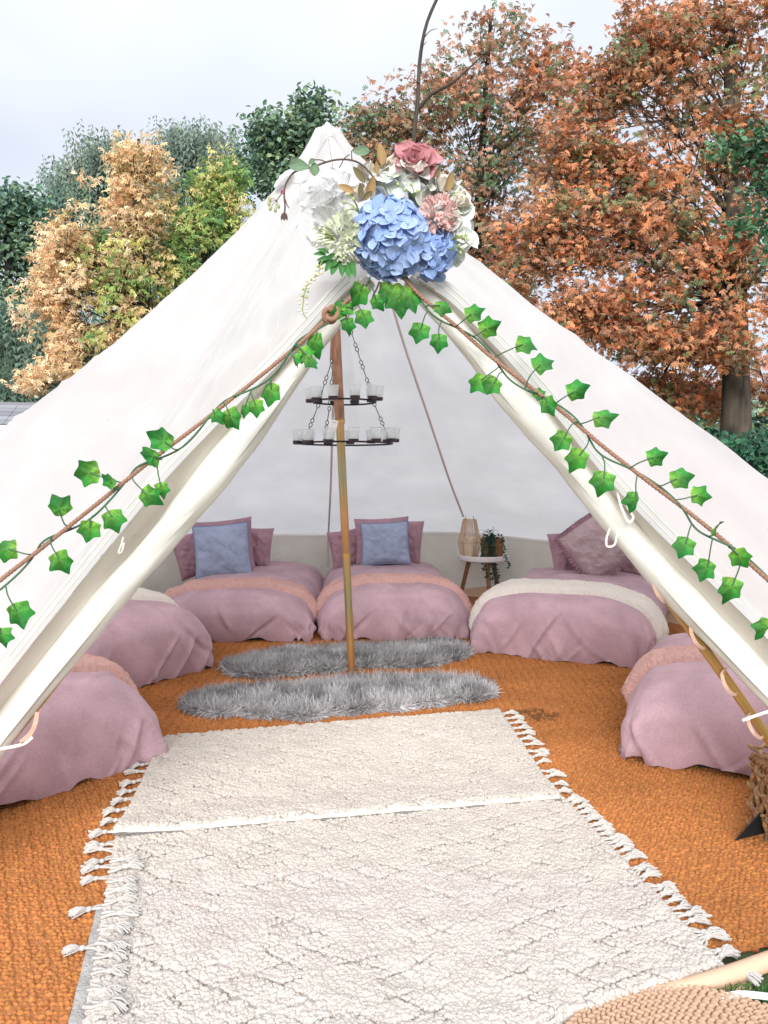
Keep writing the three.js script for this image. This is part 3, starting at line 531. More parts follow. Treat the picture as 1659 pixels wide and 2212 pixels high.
// ------------------------------------------------------------------ cream rugs with tassels
reseed(13);
const cord = (pts, r) => tube(pts, r, 12, 6);
const tasselGeos = [0, 1, 2, 3].map(() => { // lies along +x from the rug edge: doubled cord, knot, spread threads
  const bend = rr(-0.014, 0.014), L = rr(0.024, 0.04), l = [cord([V(-0.006, 0.004, -0.01), V(0.012, 0.008, -0.006), V(L, 0.009, bend)], 0.0042), cord([V(-0.006, 0.004, 0.01), V(0.014, 0.008, 0.007), V(L, 0.009, bend)], 0.0042)];
  l.push(new THREE.SphereGeometry(0.0088, 10, 8).scale(1.2, 0.9, 1).translate(L + 0.003, 0.01, bend));
  for (let i = 0; i < 24; i++) { const a = rr(-0.5, 0.5) + bend * 12, len = rr(0.036, 0.052), y = rr(0.004, 0.02), e = V(L + 0.006 + Math.cos(a) * len, rr(0.002, 0.014), bend + Math.sin(a) * len + rr(-0.004, 0.004)); l.push(taper([V(L + 0.004, 0.01, bend), V(L + 0.006 + Math.cos(a) * len * 0.5, y + 0.003, bend + Math.sin(a * 1.3) * len * 0.5), e], (t) => 0.0034 * (1 - 0.35 * t), 5, 5)); }
  return merge(l);
});
function shagRug(label, c, sd, tw, grid, edgeCurl) { // c: far left, far right, near right, near left corners
  const base = c.reduce((a, p) => a.add(p), V(0, 0, 0)).multiplyScalar(0.25), g = thing('cream_rug', label, 'rug', base, 0, 'cream tasselled rugs laid end to end');
  const wl = c[0].distanceTo(c[1]), ll = c[0].distanceTo(c[3]);
  const flat = (u, v) => c[0].clone().multiplyScalar((1 - u) * (1 - v)).addScaledVector(c[1], u * (1 - v)).addScaledVector(c[2], u * v).addScaledVector(c[3], (1 - u) * v);
  const relief = (x, z) => { // raised loops in broken lozenges with cut grooves between
    const wob = 0.03 * n3(x * 3, sd, z * 3), a = (x + z * 1.9 + wob) / 0.15, b = (x - z * 1.9 + wob) / 0.15, ga = Math.abs(a - Math.round(a)), gb = Math.abs(b - Math.round(b)), gr = Math.min(ga, gb) * 0.15, n9 = n3(x * 7, sd + 3, z * 7);
    const cut = sstep(0.013, 0.005, gr) * sstep(-0.12, 0.2, n9);
    const pf = 1 - Math.abs(n3(x * 38, sd + 1, z * 38)), pg = 1 - Math.abs(n3(x * 70, sd + 2, z * 70));
    return 0.0018 * n3(x * 22, sd, z * 22) - 0.0022 * pf * pf * pf - 0.001 * pg * pg + 0.004 * n3(x * 8, sd + 7, z * 8) - 0.0115 * cut;
  };
  const pt = (u, v) => {
    const p = flat(u, v), e = Math.min(Math.min(u, 1 - u) * wl, Math.min(v, 1 - v) * ll), rim = sstep(0, 0.012, e), wav = 0.006 * n3(u * 26, v * 26, sd);
    const q = p.clone().sub(base); if (u < 0.001 || u > 0.999 || v < 0.001 || v > 0.999) q.multiplyScalar(1 + wav);
    q.y = 0.016 + 0.02 * Math.sqrt(rim) + relief(p.x, p.z) * rim + (edgeCurl ? edgeCurl(u, v) : 0); return q.add(base);
  };
  wpart(g, 'rug_body', sheet(grid[0], grid[1], pt, (u, v) => [u * wl, v * ll]), M.rugBase);
  wpart(g, 'binding', tube([0, 0.15, 0.3, 0.45, 0.6, 0.75, 0.9, 1].map((u) => { const p = flat(u, 1); p.y = 0.013 + (edgeCurl ? edgeCurl(u, 1) : 0); p.z += 0.002; return p; }), 0.0036, 60, 6), M.greyWeave);
  // soft clumps of cut yarn, half sunk into the ground weave
  const geos = [0, 1, 2].map((q) => { const b = mergeVertices(new THREE.IcosahedronGeometry(1, 2).deleteAttribute('uv').deleteAttribute('normal')), p = b.attributes.position; for (let i = 0; i < p.count; i++) { const k = 1 + 0.3 * n3(p.getX(i) * 1.4 + q * 5, p.getY(i) * 1.4, p.getZ(i) * 1.4) + 0.16 * n3(p.getX(i) * 3.4, p.getY(i) * 3.4 + q, p.getZ(i) * 3.4); p.setXYZ(i, p.getX(i) * 0.0092 * k, p.getY(i) * 0.0058 * k, p.getZ(i) * 0.0068 * k); } b.computeVertexNormals(); return b; });
  const ms = [[], [], []], cs = [[], [], []], count = Math.round(wl * ll * 21000);
  for (let i = 0; i < count; i++) {
    const u = rr(0.002, 0.998), v = rr(0.002, edgeCurl ? 0.991 : 0.998), q = pt(u, v), rel = relief(q.x, q.z); if (rel < -0.0085 && rnd() < 0.5) continue;
    if (q.z > -1.4) continue;
    const t = 0.49 + 0.025 * n3(q.x * 6, sd, q.z * 6) + rr(-0.025, 0.025), k = i % 3;
    ms[k].push(M4(V(q.x - base.x, q.y - 0.0015, q.z - base.z), Q(rr(-0.3, 0.3), rr(0, 6.28), rr(-0.3, 0.3)), rr(0.5, 0.95))); cs[k].push(C(t, t * 0.905, t * 0.815));
  }
  geos.forEach((q, k) => inst(g, 'pile', q, M.pile, ms[k], cs[k]));
  for (const [u, v, turn, y] of tw) { const p = flat(u, v).sub(base), m = part(g, 'tassel', tasselGeos[Math.floor(rnd() * 4)], M.tassel); m.position.set(p.x, y ?? 0.01, p.z); m.rotation.y = turn + rr(-0.35, 0.35); const s = rr(0.78, 1.0); m.scale.set(s, s, s); }
}
{
  const A0 = gnd(352, 1604), A1 = gnd(1080, 1545), A2 = gnd(1212, 1748), A3 = gnd(244, 1832);
  const tw = []; for (let i = 0; i < 15; i++) tw.push([1, (i + 0.5) / 15, 0.1]); for (let i = 0; i < 10; i++) tw.push([0, 0.12 + i * 0.088, Math.PI + 0.3]);
  shagRug('cream tasselled rug farther from the camera, its near edge laid over the other', [A0, A1, A2, A3], 2, tw, [300, 190], (u, v) => 0.022 * sstep(0.75, 1, v) + 0.01 * sstep(0.9, 1, v) * sstep(0.12, 0, u));
  const B0 = gnd(252, 1812), B1 = gnd(1212, 1735), B2 = gnd(1562, 2108), B3 = gnd(120, 2600);
  const t2 = []; for (let i = 0; i < 30; i++) t2.push([1, 0.01 + (i + 0.5) / 30 * 0.97, 0.15]);
  t2.push([1, 0.995, -0.7]);
  for (const v of [0.05, 0.085, 0.12, 0.16, 0.21, 0.33, 0.47]) t2.push([0, v, Math.PI + 0.25]);
  for (const v of [0.17, 0.215, 0.26, 0.305, 0.35, 0.395, 0.44, 0.485, 0.53, 0.575, 0.62, 0.665]) t2.push([0.005, v, rr(-0.5, 0.1), 0.034]);
  shagRug('cream tasselled rug in the foreground at the tent entrance', [B0, B1, B2, B3], 6, t2, [330, 260]);
}

// ------------------------------------------------------------------ brown ropes and ivy garlands
reseed(21);
function ivyGeo(sd) { // five-lobed leaf, stalk at the origin, tip along +y, 1 unit long
  const lobes = [[0, 0.36, 0.42], [1.05, 0.25, 0.31], [-1.05, 0.25, 0.31], [2.1, 0.16, 0.36], [-2.1, 0.16, 0.36]], nA = 44, nR = 5, c = V(0, 0.36, 0);
  const rad = (a) => { let r = 0.315; for (const [b, l, w] of lobes) { let d = Math.abs(((a - b + Math.PI * 3) % (2 * Math.PI)) - Math.PI); r += l * Math.exp(-Math.pow(d / w, 1.1)); } return Math.abs(a) > 2.75 ? lerp(r, 0.33, sstep(2.75, 3.1, Math.abs(a))) : r; };
  const bx = rr(-0.7, 0.7), by = rr(-0.7, 0.2), tw = rr(-0.5, 0.5);
  const pos = [], uv = [], idx = [];
  for (let j = 0; j <= nR; j++) for (let i = 0; i <= nA; i++) {
    const a = i / nA * 2 * Math.PI - Math.PI, r = rad(a) * j / nR, x = Math.sin(a) * r, y = c.y + Math.cos(a) * r;
    const z = bx * x * x * 1.2 + by * (y - 0.35) * (y - 0.35) - 0.16 * Math.abs(x) + tw * x * (y - 0.3) + 0.03 * Math.sin(a * 5 + sd) * j / nR;
    pos.push(x, y, z); uv.push(0.5 + x * 0.75, 0.12 + y * 0.78);
  }
  for (let j = 0; j < nR; j++) for (let i = 0; i < nA; i++) { const a = j * (nA + 1) + i, b = a + nA + 1; idx.push(a, b, a + 1, a + 1, b, b + 1); }
  const g = new THREE.BufferGeometry(); g.setAttribute('position', new THREE.Float32BufferAttribute(pos, 3)); g.setAttribute('uv', new THREE.Float32BufferAttribute(uv, 2)); g.setIndex(idx); g.computeVertexNormals(); return g;
}
const ivyGeos = []; for (let i = 0; i < 9; i++) ivyGeos.push(ivyGeo(i));
const ropeSide = {
  left: [[800, 606, -1.86], [762, 640, -1.85], [715, 682, -1.84], [640, 748, -1.81], [530, 838, -1.78], [432, 915, -1.75], [330, 992, -1.71], [200, 1096, -1.66], [90, 1184, -1.62], [-10, 1262, -1.58], [-700, 1850, -1.3]],
  right: [[868, 596, -1.86], [905, 636, -1.85], [985, 704, -1.83], [1060, 770, -1.81], [1130, 824, -1.78], [1210, 886, -1.76], [1300, 962, -1.72], [1400, 1040, -1.69], [1500, 1116, -1.65], [1580, 1182, -1.62], [1670, 1262, -1.59], [2500, 1940, -1.3]],
};
const leavesAt = { // where each leaf hangs, its size across and how far it turns from the viewer
  left: [[187, 1022, 70, 0.1], [125, 1095, 58, 0.1], [237, 1038, 42, 1.1], [245, 1122, 58, 0.1], [193, 1146, 56, 0.2], [131, 1212, 60, 0], [350, 950, 62, 0.5], [328, 985, 58, 0.5], [322, 1072, 60, 0.1], [350, 1056, 40, 0.8], [12, 1186, 60, 0.2], [40, 1326, 66, 0.1], [4, 1376, 52, 0.2], [500, 903, 56, 0.5], [553, 880, 46, 0.3], [585, 848, 56, 0.6], [528, 886, 34, 0.8], [466, 897, 40, 1.1], [680, 742, 62, 0.8], [660, 764, 46, 0.4], [672, 780, 44, 0.5], [636, 778, 36, 1.0], [742, 664, 56, 0.4], [776, 634, 58, 0.6], [733, 672, 40, 0.6], [787, 686, 48, 0.6], [815, 652, 38, 0.7], [752, 702, 44, 0.7]],
  right: [[956, 662, 48, 0.3], [906, 718, 54, 0.2], [948, 738, 46, 0.3], [1023, 676, 50, 0.2], [1056, 707, 56, 0.1], [1135, 744, 54, 0.2], [1172, 784, 56, 0.1], [1246, 843, 56, 0.1], [1302, 900, 56, 0.1], [1034, 826, 54, 0.1], [1064, 832, 50, 0.3], [1184, 874, 48, 0.9], [1165, 852, 34, 1.1], [1214, 952, 54, 0.1], [1247, 990, 60, 0.1], [1302, 1040, 62, 0.1], [1372, 1082, 52, 0.2], [1417, 986, 50, 0.1], [1468, 1032, 54, 0.4], [1512, 1070, 52, 0.1], [1548, 1142, 48, 0.5], [1478, 1180, 54, 0.1], [1525, 1230, 56, 0.1], [1579, 1272, 66, 0.1], [1598, 1204, 50, 1.0], [1655, 1358, 56, 0.3]],
};
for (const side of ['left', 'right']) {
  const pts = ropeSide[side].map(([x, y, z]) => at(x, y, z)), end = pts[pts.length - 1]; if (end.y < 0) end.y = 0.02;
  const rc = new THREE.CatmullRomCurve3(pts);
  const rope = thing('rope', side === 'left' ? 'brown braided rope running from the flowers down to the left edge' : 'brown braided rope running from the flowers down to the right edge', 'rope', pts[0].clone());
  wpart(rope, 'cord', new THREE.TubeGeometry(rc, 260, 0.0042, 8), M.rope);
  for (const ph of [0, Math.PI]) { const hel = []; for (let i = 0; i <= 420; i++) { const t = i / 420 * 0.62, p = rc.getPointAt(t), tn = rc.getTangentAt(t), s = new THREE.Vector3().crossVectors(tn, V(0, 0, 1)).normalize(), b = new THREE.Vector3().crossVectors(s, tn), a = i * 0.95 + ph; hel.push(p.addScaledVector(s, Math.cos(a) * 0.0024).addScaledVector(b, Math.sin(a) * 0.0024)); } wpart(rope, 'strand', new THREE.TubeGeometry(new THREE.CatmullRomCurve3(hel), 1100, 0.0028, 5), M.rope); }
  if (side === 'left') { const k = at(715, 680, -1.835), l = []; for (let i = 0; i <= 40; i++) { const a = i / 40 * Math.PI * 5, p = i / 40 - 0.5; l.push(k.clone().add(V(0.012 * Math.cos(a) + p * 0.012, 0.015 * Math.sin(a) + p * 0.01, 0.008 * Math.sin(a * 0.7) + 0.004))); } wpart(rope, 'knot', tube(l, 0.0062, 120, 7), M.rope); }
  const gar = thing('ivy_garland', side === 'left' ? 'artificial ivy garland twined along the rope left of the door' : 'artificial ivy garland twined along the rope right of the door', 'garland', pts[0].clone());
  const vinePts = []; for (let i = 0; i <= 46; i++) { const t = i / 46 * 0.64, p = rc.getPointAt(t), a = i * 1.15 + (side === 'left' ? 0 : 2); vinePts.push(p.add(V(0.012 * Math.sin(a * 0.55), -0.006 + 0.012 * Math.cos(a * 0.55), 0.009 * Math.cos(a)))); }
  wpart(gar, 'vine', tube(vinePts, 0.0024, 220, 5), M.stem);
  const dense = new THREE.CatmullRomCurve3(vinePts).getSpacedPoints(300);
  leavesAt[side].forEach(([x, y, size, turn], i) => {
    let z = -1.7, c; for (let k = 0; k < 3; k++) { c = at(x, y, z); let best = 1e9; for (const p of dense) { const d = Math.hypot(p.x - c.x, p.y - c.y); if (d < best) { best = d; z = p.z; } } }
    const len = size / F * -z * 0.98; c = at(x, y, z + rr(0.0, 0.03));
    let ai = 0, best = 1e9; dense.forEach((p, k) => { const d = p.distanceTo(c); if (d < best) { best = d; ai = k; } });
    const toUp = side === 'left' ? 1 : 1; ai = Math.max(0, ai - Math.round(rr(3, 8)) * toUp); const a = dense[ai].clone();
    const out = c.clone().sub(a); out.z *= 0.3; out.normalize(); const droop = V(0, -0.25, 0); const dir = out.clone().add(droop).add(V(rr(-0.25, 0.25), rr(-0.2, 0.2), 0)).normalize();
    const face = V(rr(-0.35, 0.35) + turn * (rnd() < 0.5 ? 1 : -1), rr(-0.1, 0.5) + turn * 0.4, 1).normalize();
    const root = c.clone().addScaledVector(dir, -len * 0.42);
    const leaf = part(gar, 'ivy_leaf', ivyGeos[(i * 4 + (side === 'left' ? 0 : 3)) % 9], [M.ivy, M.ivyDeep, M.ivyPale, M.ivyDeep, M.ivy][(i * 3) % 5]); leaf.position.copy(root).sub(gar.position); leaf.quaternion.copy(basis(dir, face)); leaf.scale.set(len * rr(0.84, 0.98), len * rr(0.88, 1.0), len * rr(0.7, 1.5));
    wpart(gar, 'leaf_stalk', tube([a, a.clone().lerp(root, 0.5).add(V(rr(-0.006, 0.006), rr(-0.008, 0.004), 0.008)), root.clone().addScaledVector(dir, len * 0.3).add(V(0, 0, 0.003))], 0.0016, 12, 5), M.stem);
  });
}

// ------------------------------------------------------------------ flowers at the top of the door
reseed(34);
{
  const fc = at(845, 470, -1.86), FL = thing('flower_arrangement', 'cluster of artificial flowers with a large blue hydrangea tied at the top of the door', 'flowers', fc);
  const A = (zx, zy, dz = 0) => at(548.6 + 0.3307 * zx, 274.3 + 0.3307 * zy, -1.86 + dz); // a place in the cluster
  const px = 0.3307 * 1.84 / F; // metres per step there
  const Mp = {}; const petalMat = (key, r, g, b, tr = 0.3) => Mp[key] ??= phy({ color: C(r, g, b), map: T.petal ??= tex(128, (u, v) => { const k = 0.9 + 0.16 * (tn(u * 40, v * 4, 40, 7) - 0.5) + 0.1 * (tfbm(u, v, 4, 8, 3) - 0.5); return [k, k, k]; }, 1, 1, true), roughness: 0.85, transmission: tr * 0.55, sheen: 0.2, sheenColor: C(1, 1, 1) });
  // a petal: root at the origin, growing along +y, cupped toward +z
  const petal = (wd, cup, curl, ruf = 0, point = 0) => sheet(8, 8, (u, v) => { const x = (u - 0.5) * 2, prof = Math.pow(Math.max(0, Math.sin(Math.PI * Math.pow(v, 1.35 - 0.7 * point) * 0.985 + 0.04)), 0.6) * (1 - 0.5 * point * v); return V(x * wd * prof * 0.5, v - 0.06 * x * x * (1 - point) * v, cup * x * x * 0.4 * prof + curl * v * v + ruf * Math.sin(x * 6 + v * 4) * v * v * 0.12); });
  const variants = (f) => [f(), f(), f(), f()];
  const hyd = variants(() => petal(rr(0.85, 1.0), rr(-0.2, 0.45), rr(-0.25, 0.3), rr(0, 0.6), rr(0, 0.25)));
  const rosy = variants(() => petal(rr(1.1, 1.3), rr(0.5, 0.8), rr(-0.1, 0.15), rr(0, 0.5)));
  const big = variants(() => petal(rr(1.0, 1.2), rr(0.1, 0.35), rr(-0.1, 0.25), rr(0.1, 0.4)));
  const ruff = variants(() => sheet(10, 5, (u, v) => { const x = u - 0.5, w = 0.25 + 0.75 * v; return V(x * w, v - 0.25 * x * x + 0.04 * Math.sin(u * 31), (0.13 * Math.sin(u * 19 + rr(0, 0.3)) + 0.1 * Math.sin(u * 9)) * v * v); }));
  const leafG = variants(() => petal(rr(0.42, 0.5), 0.3, rr(-0.3, 0.3), 0, 0.6));
  const put = (par, name, g, mat, p, dir, face, s, sx = 1) => { const m = part(par, name, g, mat); m.position.copy(p).sub(FL.position); if (par !== FL) m.position.sub(par.position); m.quaternion.copy(basis(dir, face)); m.scale.set(s * sx, s, s); return m; };
  const head = (name, p, label) => { const g = new THREE.Group(); g.name = name; g.position.copy(p).sub(FL.position); FL.add(g); if (label) g.userData.label = label; return g; };
  // heads of four-petalled florets on a rounded cluster
  function mophead(name, p, R, n, mats, ps, label, low = -0.25) {
    const g = head(name, p, label);
    put(g, 'core', new THREE.SphereGeometry(1, 20, 14), mats[2] ?? mats[0], p, V(0, 1, 0), V(0, 0, 1), 1).scale.set(R.x * 0.78, R.y * 0.78, R.z * 0.72);
    for (let i = 0; i < n; i++) {
      const y = 1 - 2 * (i + 0.5) / n, a = i * 2.39996, q = Math.sqrt(1 - y * y), d = V(q * Math.cos(a), y, q * Math.sin(a)); if (d.z < low) continue;
      const c = p.clone().add(V(d.x * R.x, d.y * R.y, d.z * R.z).multiplyScalar(rr(0.9, 1.02))), nd = V(d.x / R.x, d.y / R.y, d.z / R.z).normalize().add(V(rr(-0.25, 0.25), rr(-0.25, 0.25), rr(-0.1, 0.25))).normalize(), e0 = rr(0, 1.57);
      const ax = new THREE.Vector3().crossVectors(nd, V(0.3, 1, 0.1)).normalize(), ay = new THREE.Vector3().crossVectors(nd, ax);
      for (let k = 0; k < 4; k++) { const b = e0 + k * 1.57 + rr(-0.2, 0.2), dir = ax.clone().multiplyScalar(Math.cos(b)).addScaledVector(ay, Math.sin(b)).addScaledVector(nd, rr(0.0, 0.55)).normalize(); put(g, 'petal', hyd[(i + k) % 4], mats[(i + k) % 2], c, dir, nd, ps * rr(0.85, 1.15)); }
    }
  }
  const blue = [petalMat('blue', 0.33, 0.47, 0.86), petalMat('blue2', 0.43, 0.56, 0.89), petalMat('blue', 0.33, 0.47, 0.86)];
  mophead('blue_hydrangea', A(905, 735, 0.0), V(225 * px, 225 * px, 0.078), 84, blue, 0.037, 'large cornflower blue hydrangea head');
  mophead('blue_hydrangea', A(1180, 825, -0.02), V(110 * px, 130 * px, 0.05), 34, blue, 0.036, 'smaller blue hydrangea lobe on the right');
  const wh = [petalMat('white', 0.93, 0.93, 0.91), petalMat('white2', 0.88, 0.91, 0.8), petalMat('white2', 0.88, 0.91, 0.8)];
  mophead('white_hydrangea', A(985, 395, -0.04), V(185 * px, 90 * px, 0.06), 40, wh, 0.05, 'white hydrangea head above the blue one');
  mophead('white_hydrangea', A(1280, 640, -0.06), V(90 * px, 190 * px, 0.045), 26, wh, 0.056, 'white petals at the right of the cluster');
  // open many-petalled heads: rings of petals that close toward the middle
  function bloom(name, p, axis, rings, geos, mats, label) {
    const g = head(name, p, label), nd = axis.clone().normalize(), ax = new THREE.Vector3().crossVectors(nd, V(0.2, 1, 0.3)).normalize(), ay = new THREE.Vector3().crossVectors(nd, ax);
    rings.forEach(([n, len, open, off], j) => { for (let k = 0; k < n; k++) { const b = (k + 0.5 * (j % 2)) / n * 6.283 + rr(-0.2, 0.2), o = ax.clone().multiplyScalar(Math.cos(b)).addScaledVector(ay, Math.sin(b)), dir = o.clone().multiplyScalar(Math.sin(open)).addScaledVector(nd, Math.cos(open)).normalize(), face = nd.clone().multiplyScalar(Math.sin(open)).addScaledVector(o, -Math.cos(open)); put(g, 'petal', geos[(j + k) % 4], mats[(j + k) % mats.length], p.clone().addScaledVector(o, off).addScaledVector(nd, -0.01), dir, face, len * rr(0.9, 1.1)); } });
  }
  function pom(name, p, R, n, geos, mats, len, label, low = -0.35) {
    const g = head(name, p, label);
    for (let i = 0; i < n; i++) { const y = 1 - 2 * (i + 0.5) / n, a = i * 2.39996, q = Math.sqrt(1 - y * y), d = V(q * Math.cos(a), y, q * Math.sin(a)); if (d.z < low) continue; const o = p.clone().add(V(d.x * R.x, d.y * R.y, d.z * R.z).multiplyScalar(0.62)); put(g, 'petal', geos[i % 4], mats[i % mats.length], o, d.clone().add(V(rr(-1, 1), rr(-1, 1), rr(-0.5, 0.5)).multiplyScalar(0.9)).normalize(), d.clone().add(V(rr(-0.5, 0.5), rr(-0.3, 0.7), rr(0, 0.5))), len * rr(0.72, 0.95)); }
  }
  const rose = [petalMat('rose', 0.6, 0.22, 0.25, 0.2), petalMat('rose2', 0.66, 0.28, 0.3, 0.2)];
  bloom('dusty_rose', A(1055, 235, 0.0), V(0.05, 0.55, 0.85), [[3, 0.03, 0.12, 0.003], [4, 0.036, 0.3, 0.008], [5, 0.044, 0.55, 0.012], [5, 0.052, 0.95, 0.014], [5, 0.056, 1.35, 0.014]], rosy, rose, 'dusty pink rose at the top of the cluster');
  pom('pink_carnation', A(1208, 580, 0.02), V(0.04, 0.044, 0.036), 76, ruff, [petalMat('coral', 0.96, 0.58, 0.53, 0.5), petalMat('coral2', 0.96, 0.68, 0.63, 0.5)], 0.03, 'coral pink ruffled carnation');
  pom('green_carnation', A(590, 735, 0.02), V(0.036, 0.06, 0.036), 84, ruff, [petalMat('lime', 0.88, 0.92, 0.66, 0.85), petalMat('lime2', 0.92, 0.94, 0.76, 0.85)], 0.034, 'pale green ruffled carnation');
  bloom('white_lily', A(485, 620, -0.02), V(-0.25, 0.1, 1), [[5, 0.07, 0.75, 0.01], [6, 0.075, 1.2, 0.016], [5, 0.05, 0.4, 0.008]], big, [petalMat('lily', 0.95, 0.94, 0.93, 0.8)], 'large white bloom on the left of the cluster');
  bloom('white_bloom', A(500, 470, -0.05), V(-0.3, 0.6, 0.8), [[5, 0.075, 0.9, 0.01], [5, 0.06, 0.45, 0.006]], big, [Mp.lily], 'white bloom high on the left');
  bloom('white_bloom', A(1300, 480, -0.05), V(0.5, 0.5, 0.7), [[5, 0.05, 0.9, 0.008], [4, 0.045, 0.4, 0.005]], big, [Mp.lily], 'white bloom beside the coral carnation');
  const cream = [petalMat('cream', 0.9, 0.84, 0.72), petalMat('cream2', 0.9, 0.76, 0.64)];
  for (const [x, y, ax] of [[690, 420, V(-0.25, 0.9, 0.35)], [895, 240, V(-0.2, 0.9, 0.3)], [1235, 355, V(0.35, 0.85, 0.3)], [745, 270, V(-0.3, 0.9, 0.1)], [1330, 455, V(0.7, 0.5, 0.3)]]) bloom('cream_rosebud', A(x, y + 40, -0.01), ax, [[3, 0.036, 0.1, 0.003], [4, 0.04, 0.22, 0.007], [3, 0.036, 0.4, 0.009]], rosy, cream);
  const gold = petalMat('gold', 0.42, 0.26, 0.1), olive = petalMat('olive', 0.2, 0.16, 0.07), sage = petalMat('sage', 0.16, 0.25, 0.14), bright = petalMat('bright', 0.06, 0.24, 0.05), yell = petalMat('yellowish', 0.5, 0.52, 0.25);
  for (const [x, y, dx, dy, l, m] of [[838, 250, -0.1, 1, 0.052, gold], [725, 365, -0.7, 0.8, 0.045, olive], [650, 430, -0.9, 0.45, 0.042, gold], [1265, 420, 0.2, 1, 0.045, gold], [745, 460, 0.3, 1, 0.05, gold], [700, 470, -0.1, 0.9, 0.036, olive], [805, 310, -0.1, 1, 0.03, gold], [870, 300, 0.2, 1, 0.03, olive], [715, 480, 0.7, 0.7, 0.03, olive], [1180, 330, 0.5, 0.8, 0.03, olive]]) put(FL, 'bract', leafG[Math.abs(x) % 4], m, A(x, y, 0.015), V(dx, dy, 0.15), V(0.2, 0.1, 1), l);
  // sprigs with small buds
  function sprig(x, y, ends, mat, r, bud, dz = 0.05) { const g = head('bud_sprig', A(x, y, dz)); for (const [ex, ey] of ends) { const a = A(x, y, dz), b = A(ex, ey, dz + 0.02); const t1 = tube([a, a.clone().lerp(b, 0.5).add(V(0, 0.003, 0.006)), b], r, 8, 5), off = FL.position.clone().add(g.position); part(g, 'stalk', t1.translate(-off.x, -off.y, -off.z), M.sprigStem ??= std({ color: C(0.24, 0.3, 0.1), roughness: 0.8 })); put(g, 'bud', new THREE.SphereGeometry(1, 8, 6).scale(0.8, 1.2, 0.8), mat, b, V(rr(-0.3, 0.3), 1, 0), V(0, 0, 1), bud); } }
  const budMat = std({ color: C(0.35, 0.4, 0.14), roughness: 0.7 }), paleBud = std({ color: C(0.72, 0.68, 0.42), roughness: 0.7 });
  sprig(690, 560, [[590, 490], [620, 440], [650, 470], [640, 530], [600, 545]], budMat, 0.0012, 0.0042);
  sprig(1050, 465, [[940, 375], [1028, 375], [1065, 420], [985, 410]], budMat, 0.0012, 0.0042, 0.04);
  sprig(530, 740, [[385, 660], [405, 690], [430, 660], [400, 742], [420, 715], [460, 690], [410, 775], [455, 720]], paleBud, 0.0012, 0.0032, 0.07);
  sprig(1285, 745, [[1385, 705], [1395, 735], [1370, 720], [1340, 712]], budMat, 0.001, 0.004);
  sprig(1280, 800, [[1365, 795], [1340, 775], [1350, 822]], yell, 0.001, 0.004);
  sprig(1270, 460, [[1355, 430], [1340, 460], [1320, 425]], paleBud, 0.001, 0.003);
  // green leaf spray, hanging sprig of white bells, dark leaves under the cluster
  for (const [x, y, dx, dy, l] of [[470, 835, -1, 0.1, 0.03], [500, 850, -0.9, -0.4, 0.036], [520, 860, -0.5, -0.9, 0.042], [545, 865, -0.35, -1, 0.044], [575, 870, 0, -1, 0.042], [605, 880, 0.15, -1, 0.044], [635, 880, 0.2, -1, 0.036], [490, 825, -0.8, 0.3, 0.03], [530, 830, -0.7, -0.6, 0.034], [560, 840, -0.4, -0.8, 0.034], [470, 860, -0.7, -0.7, 0.03], [640, 905, 0.2, -1, 0.034]]) put(FL, 'spray_leaf', leafG[x % 4], bright, A(x, y, 0.03), V(dx, dy, 0.2), V(0.2, 0.5, 1), l);
  { const sp = [[450, 870], [432, 905], [425, 955], [385, 990], [350, 1035], [330, 1090], [322, 1150], [318, 1205], [345, 1255]].map(([x, y]) => A(x, y, 0.06)), g = head('hanging_sprig', sp[0]), off = FL.position.clone().add(g.position); part(g, 'stalk', tube(sp, 0.0014, 40, 5).translate(-off.x, -off.y, -off.z), M.sprigStem);
    const c = new THREE.CatmullRomCurve3(sp); for (let i = 0; i < 24; i++) { const t = 0.08 + i / 24 * 0.92, p = c.getPointAt(t).add(V((i % 2 ? 1 : -1) * rr(0.004, 0.009), rr(-0.003, 0.003), 0.004)); put(g, 'bell', new THREE.SphereGeometry(1, 8, 6), i > 11 && i < 16 ? budMat : t > 0.8 ? Mp.white : paleBud, p, V(0, 1, 0), V(0, 0, 1), lerp(0.0042, 0.0026, t), 1); } }
  { const arch = [[800, 352], [770, 315], [725, 265], [680, 232], [620, 214], [540, 214], [470, 230], [400, 255], [330, 275], [265, 295], [225, 340], [200, 400], [198, 460], [203, 520], [198, 570]].map(([x, y]) => A(x, y, 0.02)), g = head('arching_vine', arch[0]), off = FL.position.clone().add(g.position), twig = M.twig ??= std({ color: C(0.1, 0.055, 0.05), roughness: 0.8 });
    const br = (pts, r) => part(g, 'twig', tube(pts.map(([x, y]) => A(x, y, 0.022)), r, 24, 5).translate(-off.x, -off.y, -off.z), twig);
    part(g, 'stalk', tube(arch, 0.0022, 70, 6).translate(-off.x, -off.y, -off.z), twig); br([[640, 215], [638, 180], [640, 155], [665, 140]], 0.0013); br([[625, 180], [590, 205], [570, 245], [556, 265]], 0.0013); br([[470, 230], [430, 215], [370, 225], [355, 262]], 0.0015); br([[200, 420], [178, 440], [150, 480]], 0.0013); br([[203, 470], [215, 505], [228, 530]], 0.0013);
    const big2 = variants(() => petal(0.8, 0.3, 0.1, 0.3, 0.15));
    for (const [x, y, dx, dy, l, m] of [[645, 160, 1, -0.1, 0.042, sage], [360, 262, -1, 0, 0.05, sage], [395, 232, 0, -1, 0.034, sage], [356, 245, 0.6, 0.4, 0.02, sage]]) put(g, 'vine_leaf', big2[Math.round(x) % 4], m, A(x, y, 0.028), V(dx, dy, 0.05), V(0.1, 0.3, 1), l, 0.9);
